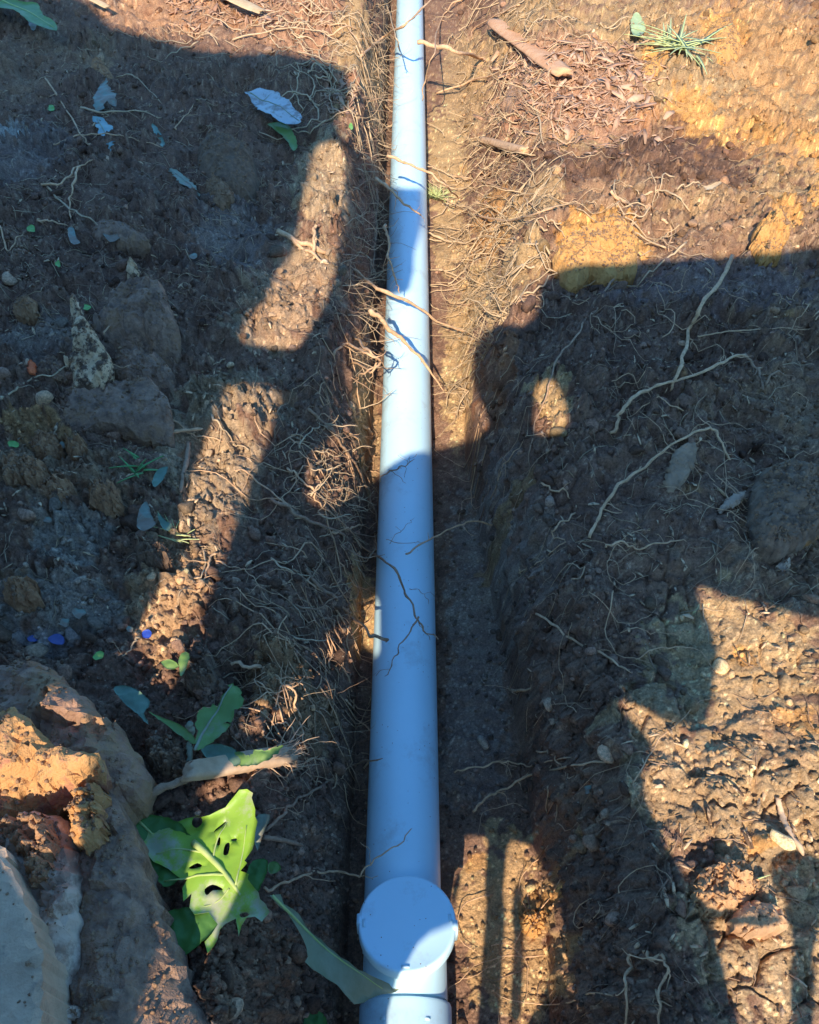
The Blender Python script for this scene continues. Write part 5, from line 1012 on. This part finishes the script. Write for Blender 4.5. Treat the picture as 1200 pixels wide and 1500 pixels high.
# ---------------------------------------------------------------- behind the viewer: an added unseen shade cloth shaped to throw the long shadows
CASTER_Y = -0.42
CASTER = mat('dark_shade_cloth', (.030, .034, .040), (.045, .05, .055), 60, .9, .2)
LOOPS = [[-1,[[-0.255,0.298],[-0.3,0.324],[-0.325,0.32],[-0.365,0.323],[-0.39,0.334],[-0.41,0.331],[-0.455,0.342],[-0.475,0.342],[-0.49,0.338],[-0.515,0.339],[-0.565,0.354],[-0.595,0.371],[-0.72,0.404],[-0.755,0.422],[-0.84,0.428],[-0.965,0.457],[-1.015,0.458],[-1.045,0.463],[-1.067,0.47],[-1.095,0.486],[-1.12,0.489],[-1.165,0.506],[-1.19,0.509],[-1.25,0.532],[-1.285,0.528],[-1.31,0.532],[-1.34,0.528],[-1.4,0.551],[-1.435,0.554],[-1.46,0.571],[-1.485,0.581],[-1.535,0.589],[-1.61,0.612],[-1.68,0.608],[-1.73,0.622],[-1.78,0.628],[-1.81,0.637],[-1.915,0.637],[-1.935,0.634],[-1.97,0.638],[-2.055,0.657],[-2.165,0.643],[-2.245,0.647],[-2.275,0.643],[-2.33,0.657],[-2.37,0.648],[-2.4,0.657],[-2.42,0.657],[-2.43,0.656],[-2.46,0.639],[-2.49,0.638],[-2.56,0.654],[-2.6,0.667],[-2.602,0.675],[-2.6,3.172],[-2.545,3.173],[-2.46,3.192],[-2.41,3.193],[-2.395,3.201],[-2.375,3.203],[-2.36,3.212],[-2.21,3.212],[-2.155,3.222],[-2.11,3.223],[-2.095,3.227],[-2.07,3.228],[-2.035,3.237],[-2.01,3.238],[-1.92,3.257],[-1.84,3.267],[-1.831,3.26],[-1.819,3.235],[-1.835,3.232],[-1.837,3.225],[-1.831,3.2],[-1.816,3.175],[-1.775,3.168],[-1.725,3.168],[-1.714,3.17],[-1.719,3.175],[-1.787,3.215],[-1.789,3.22],[-1.77,3.241],[-1.755,3.249],[-1.74,3.248],[-1.715,3.255],[-1.695,3.254],[-1.64,3.277],[-1.595,3.257],[-1.58,3.267],[-1.57,3.267],[-1.561,3.25],[-1.534,3.24],[-1.505,3.212],[-1.407,3.09],[-1.335,3.021],[-1.325,3.026],[-1.31,3.02],[-1.295,3.024],[-1.28,3.021],[-1.266,3.015],[-1.256,3.0],[-1.244,2.995],[-1.23,2.983],[-1.21,2.985],[-1.195,2.979],[-1.175,2.978],[-1.145,2.968],[-1.135,2.949],[-1.095,2.945],[-1.05,2.933],[-0.995,2.928],[-0.975,2.912],[-0.92,2.916],[-0.905,2.909],[-0.885,2.92],[-0.875,2.932],[-0.85,2.939],[-0.83,2.923],[-0.79,2.911],[-0.775,2.902],[-0.755,2.898],[-0.735,2.902],[-0.675,2.886],[-0.628,2.855],[-0.61,2.84],[-0.604,2.83],[-0.562,2.72],[-0.549,2.695],[-0.547,2.655],[-0.538,2.62],[-0.554,2.57],[-0.566,2.55],[-0.545,2.512],[-0.516,2.445],[-0.505,2.433],[-0.49,2.429],[-0.48,2.42],[-0.475,2.437],[-0.47,2.438],[-0.455,2.431],[-0.449,2.425],[-0.446,2.405],[-0.437,2.39],[-0.42,2.374],[-0.4,2.364],[-0.37,2.357],[-0.335,2.362],[-0.329,2.35],[-0.326,2.325],[-0.308,2.225],[-0.308,2.08],[-0.298,2.01],[-0.298,1.94],[-0.31,1.929],[-0.345,1.927],[-0.36,1.931],[-0.37,1.942],[-0.385,1.942],[-0.393,1.935],[-0.397,1.905],[-0.386,1.855],[-0.377,1.835],[-0.373,1.805],[-0.377,1.79],[-0.373,1.775],[-0.377,1.75],[-0.368,1.7],[-0.367,1.665],[-0.358,1.63],[-0.356,1.605],[-0.338,1.545],[-0.339,1.53],[-0.362,1.49],[-0.357,1.435],[-0.346,1.39],[-0.325,1.369],[-0.315,1.364],[-0.295,1.374],[-0.247,1.435],[-0.215,1.461],[-0.185,1.462],[-0.175,1.453],[-0.16,1.454],[-0.11,1.474],[-0.084,1.5],[-0.064,1.535],[-0.063,1.55],[-0.075,1.582],[-0.112,1.655],[-0.113,1.7],[-0.117,1.725],[-0.106,1.765],[-0.09,1.787],[-0.065,1.805],[-0.025,1.792],[-0.015,1.794],[0.0,1.808],[0.006,1.815],[0.012,1.845],[0.013,1.895],[0.019,1.925],[0.045,1.946],[0.085,1.961],[0.115,1.966],[0.145,1.962],[0.19,1.968],[0.225,1.98],[0.25,1.982],[0.34,1.983],[0.395,1.997],[0.48,1.993],[0.55,2.012],[0.595,2.018],[0.67,2.037],[0.715,2.038],[0.815,2.052],[0.88,2.053],[1.02,2.072],[1.145,2.083],[1.18,2.092],[1.21,2.093],[1.235,2.102],[1.265,2.103],[1.295,2.112],[1.41,2.123],[1.425,2.127],[1.465,2.128],[1.48,2.132],[1.525,2.133],[1.6,2.147],[1.67,2.153],[1.785,2.177],[1.83,2.178],[1.845,2.182],[1.93,2.188],[1.945,2.192],[2.005,2.193],[2.19,2.222],[2.2,2.223],[2.202,2.215],[2.2,0.416],[2.185,0.412],[2.145,0.417],[2.125,0.413],[2.06,0.412],[2.025,0.399],[1.995,0.393],[1.935,0.392],[1.87,0.383],[1.81,0.381],[1.77,0.387],[1.715,0.387],[1.655,0.372],[1.565,0.373],[1.52,0.387],[1.45,0.387],[1.39,0.368],[1.35,0.372],[1.31,0.367],[1.275,0.368],[1.255,0.372],[1.19,0.372],[1.13,0.358],[1.055,0.357],[1.04,0.353],[1.0,0.352],[0.98,0.347],[0.9,0.347],[0.87,0.338],[0.79,0.332],[0.77,0.328],[0.58,0.328],[0.555,0.332],[0.52,0.332],[0.505,0.328],[0.475,0.332],[0.455,0.328],[0.42,0.328],[0.395,0.337],[0.335,0.323],[0.295,0.324],[0.275,0.3],[0.265,0.298]]],[1,[[0.254,0.44],[0.26,0.439],[0.275,0.456],[0.295,0.454],[0.33,0.464],[0.345,0.461],[0.365,0.468],[0.395,0.454],[0.42,0.451],[0.445,0.461],[0.48,0.467],[0.55,0.468],[0.57,0.463],[0.615,0.472],[0.645,0.472],[0.685,0.463],[0.745,0.471],[0.8,0.458],[0.815,0.458],[0.89,0.468],[0.92,0.477],[0.946,0.48],[0.978,0.515],[1.017,0.55],[1.06,0.602],[1.105,0.629],[1.137,0.655],[1.173,0.705],[1.225,0.753],[1.248,0.785],[1.272,0.81],[1.29,0.844],[1.302,0.85],[1.32,0.885],[1.33,0.891],[1.339,0.905],[1.352,0.91],[1.356,0.925],[1.37,0.945],[1.374,0.965],[1.382,0.975],[1.395,1.01],[1.41,1.02],[1.446,1.065],[1.485,1.075],[1.503,1.095],[1.5,1.101],[1.475,1.106],[1.42,1.103],[1.345,1.117],[1.28,1.118],[1.18,1.132],[1.125,1.133],[1.03,1.147],[1.0,1.148],[0.9,1.167],[0.86,1.168],[0.82,1.177],[0.685,1.197],[0.58,1.203],[0.5,1.217],[0.465,1.218],[0.395,1.237],[0.365,1.239],[0.284,1.265],[0.278,1.255],[0.297,1.195],[0.297,1.155],[0.288,1.135],[0.287,1.115],[0.275,1.079],[0.26,1.069],[0.245,1.078],[0.23,1.08],[0.16,1.123],[0.154,1.12],[0.16,1.105],[0.2,1.06],[0.183,1.035],[0.188,1.0],[0.209,0.955],[0.23,0.925],[0.245,0.913],[0.275,0.913],[0.285,0.921],[0.3,0.923],[0.312,0.92],[0.324,0.91],[0.315,0.906],[0.28,0.905],[0.258,0.87],[0.282,0.77],[0.283,0.745],[0.278,0.725],[0.272,0.65],[0.263,0.62],[0.262,0.595],[0.258,0.58],[0.258,0.47]]],[1,[[-0.518,1.74],[-0.5,1.736],[-0.455,1.738],[-0.446,1.74],[-0.443,1.745],[-0.433,1.79],[-0.437,1.815],[-0.428,1.86],[-0.431,1.875],[-0.427,1.92],[-0.431,1.94],[-0.428,1.955],[-0.437,1.985],[-0.448,2.1],[-0.462,2.18],[-0.463,2.215],[-0.487,2.32],[-0.493,2.38],[-0.503,2.4],[-0.535,2.429],[-0.545,2.432],[-0.565,2.425],[-0.581,2.4],[-0.583,2.375],[-0.578,2.355],[-0.572,2.28],[-0.566,2.255],[-0.558,2.24],[-0.558,2.205],[-0.562,2.19],[-0.56,2.165],[-0.538,2.115],[-0.537,2.06],[-0.532,2.04],[-0.533,2.015],[-0.554,1.96],[-0.552,1.94],[-0.543,1.92],[-0.542,1.9],[-0.534,1.885],[-0.533,1.87],[-0.539,1.855],[-0.557,1.83],[-0.557,1.78],[-0.549,1.75]]],[1,[[-0.602,0.98],[-0.585,0.983],[-0.58,0.988],[-0.583,1.07],[-0.58,1.079],[-0.575,1.082],[-0.535,1.073],[-0.49,1.071],[-0.44,1.031],[-0.433,1.035],[-0.428,1.045],[-0.429,1.065],[-0.452,1.105],[-0.434,1.155],[-0.419,1.175],[-0.416,1.19],[-0.42,1.197],[-0.432,1.2],[-0.433,1.205],[-0.438,1.235],[-0.433,1.265],[-0.442,1.28],[-0.443,1.305],[-0.447,1.32],[-0.447,1.35],[-0.443,1.365],[-0.452,1.39],[-0.444,1.535],[-0.438,1.56],[-0.451,1.585],[-0.455,1.626],[-0.48,1.641],[-0.495,1.643],[-0.51,1.646],[-0.525,1.642],[-0.532,1.635],[-0.523,1.575],[-0.541,1.52],[-0.546,1.485],[-0.529,1.455],[-0.532,1.415],[-0.519,1.4],[-0.52,1.373],[-0.527,1.36],[-0.506,1.33],[-0.507,1.31],[-0.5,1.295],[-0.518,1.215],[-0.506,1.18],[-0.52,1.178],[-0.54,1.187],[-0.55,1.186],[-0.555,1.18],[-0.551,1.16],[-0.615,1.141],[-0.622,1.135],[-0.632,1.115],[-0.682,1.08],[-0.68,1.065],[-0.671,1.055],[-0.661,1.03],[-0.648,1.015],[-0.644,0.995],[-0.635,0.989]]],[1,[[-0.255,0.66],[-0.245,0.657],[-0.24,0.658],[-0.238,0.665],[-0.257,0.715],[-0.251,0.76],[-0.297,0.855],[-0.278,0.93],[-0.278,0.985],[-0.281,1.0],[-0.275,1.003],[-0.265,0.993],[-0.262,1.0],[-0.27,1.027],[-0.292,1.045],[-0.277,1.07],[-0.26,1.068],[-0.256,1.06],[-0.26,1.054],[-0.267,1.055],[-0.267,1.05],[-0.257,1.03],[-0.235,1.014],[-0.22,1.008],[-0.217,1.01],[-0.217,1.035],[-0.205,1.05],[-0.203,1.06],[-0.219,1.135],[-0.225,1.146],[-0.23,1.145],[-0.233,1.13],[-0.238,1.12],[-0.26,1.101],[-0.28,1.121],[-0.295,1.119],[-0.301,1.11],[-0.286,1.09],[-0.29,1.089],[-0.305,1.092],[-0.315,1.111],[-0.33,1.105],[-0.333,1.095],[-0.328,1.08],[-0.322,1.075],[-0.305,1.075],[-0.302,1.065],[-0.329,1.055],[-0.335,1.04],[-0.346,1.03],[-0.348,1.01],[-0.369,1.0],[-0.364,0.985],[-0.339,0.98],[-0.344,0.955],[-0.342,0.935],[-0.335,0.915],[-0.331,0.88],[-0.313,0.825],[-0.313,0.8],[-0.332,0.735],[-0.321,0.695],[-0.314,0.68],[-0.305,0.678],[-0.29,0.681],[-0.27,0.676]]],[1,[[0.012,0.4],[0.02,0.397],[0.022,0.415],[0.022,0.485],[0.018,0.51],[0.018,0.645],[0.013,0.665],[0.012,0.725],[0.005,0.732],[-0.015,0.732],[-0.06,0.721],[-0.075,0.712],[-0.091,0.69],[-0.102,0.625],[-0.091,0.51],[-0.08,0.498],[-0.06,0.502],[-0.035,0.496],[-0.01,0.478],[0.001,0.455]]],[1,[[0.049,0.455],[0.055,0.452],[0.066,0.46],[0.084,0.51],[0.101,0.535],[0.116,0.57],[0.113,0.635],[0.12,0.644],[0.135,0.649],[0.136,0.655],[0.123,0.675],[0.123,0.69],[0.115,0.72],[0.105,0.725],[0.085,0.715],[0.075,0.721],[0.05,0.725],[0.043,0.715],[0.043,0.655],[0.048,0.635]]],[-1,[[0.31,0.698],[0.305,0.701],[0.304,0.71],[0.319,0.755],[0.337,0.785],[0.338,0.815],[0.347,0.87],[0.342,0.88],[0.346,0.895],[0.331,0.91],[0.333,0.935],[0.336,0.94],[0.36,0.952],[0.39,0.949],[0.42,0.939],[0.422,0.895],[0.415,0.888],[0.38,0.877],[0.371,0.87],[0.368,0.86],[0.367,0.825],[0.346,0.74],[0.327,0.7],[0.32,0.696]]],[1,[[0.028,1.54],[0.055,1.544],[0.074,1.565],[0.066,1.61],[0.053,1.645],[0.045,1.656],[0.03,1.656],[0.024,1.65],[0.018,1.63],[0.018,1.58],[0.023,1.545]]],[-1,[[0.07,0.518],[0.063,0.525],[0.062,0.61],[0.057,0.63],[0.058,0.665],[0.065,0.673],[0.07,0.672],[0.072,0.665],[0.073,0.63],[0.078,0.61],[0.078,0.53],[0.075,0.521]]],[1,[[-2.335,3.195],[-2.235,3.193],[-2.228,3.195],[-2.23,3.2],[-2.33,3.202],[-2.337,3.2]]],[-1,[[-0.8,2.929],[-0.832,2.94],[-0.831,2.945],[-0.825,2.947],[-0.805,2.947],[-0.794,2.935],[-0.794,2.93]]],[-1,[[-0.035,0.645],[-0.035,0.665],[-0.03,0.683],[-0.025,0.683],[-0.023,0.675],[-0.029,0.645]]]]
def caster(y, th=.002):
    sp = [np.array(q) for s, q in LOOPS]; sg = [s for s, q in LOOPS]
    for i, q in enumerate(sp):
        if sg[i] != OUTER: continue
        holes = [h for j, h in enumerate(sp) if sg[j] != OUTER and inside(h[:1], q)[0]]
        A = np.concatenate([q]+holes); edges = []; o_ = 0
        for h in [q]+holes:
            n = len(h); edges += [(o_+k, o_+(k+1) % n) for k in range(n)]; o_ += n
        vs, es, fs, *_ = delaunay_2d_cdt([Vector(p) for p in A.tolist()], edges, [], 0, 1e-6)
        vs = np.array([list(v) for v in vs]); fs = np.array([list(f) for f in fs if len(f) == 3]); c = vs[fs].mean(1)
        ok = inside(c, q)
        for h in holes: ok &= ~inside(c, h)
        yield vs, fs[ok]
OUTER = LOOPS[0][0]
posts = []
for k, (vs, fs) in enumerate(caster(CASTER_Y)):
    n = len(vs); V = np.concatenate([np.column_stack([vs[:, 0], np.full(n, CASTER_Y), vs[:, 1]]), np.column_stack([vs[:, 0], np.full(n, CASTER_Y-.002), vs[:, 1]])])
    Fc = np.concatenate([fs, fs[:, ::-1]+n]); c0 = V.mean(0)
    o = mesh_obj('shade_cloth', V-c0, Fc, CASTER, smooth=False); o.location = c0
    tag(o, ['dark torn shade cloth hanging behind the viewer, out of the photo', 'largest loose scrap of dark shade cloth behind the viewer', 'second largest loose scrap of dark shade cloth behind the viewer', 'third largest loose scrap of dark shade cloth behind the viewer', 'small scrap of dark shade cloth behind the viewer'][min(k, 4)], 'shade cloth', 'shade cloth behind the viewer')
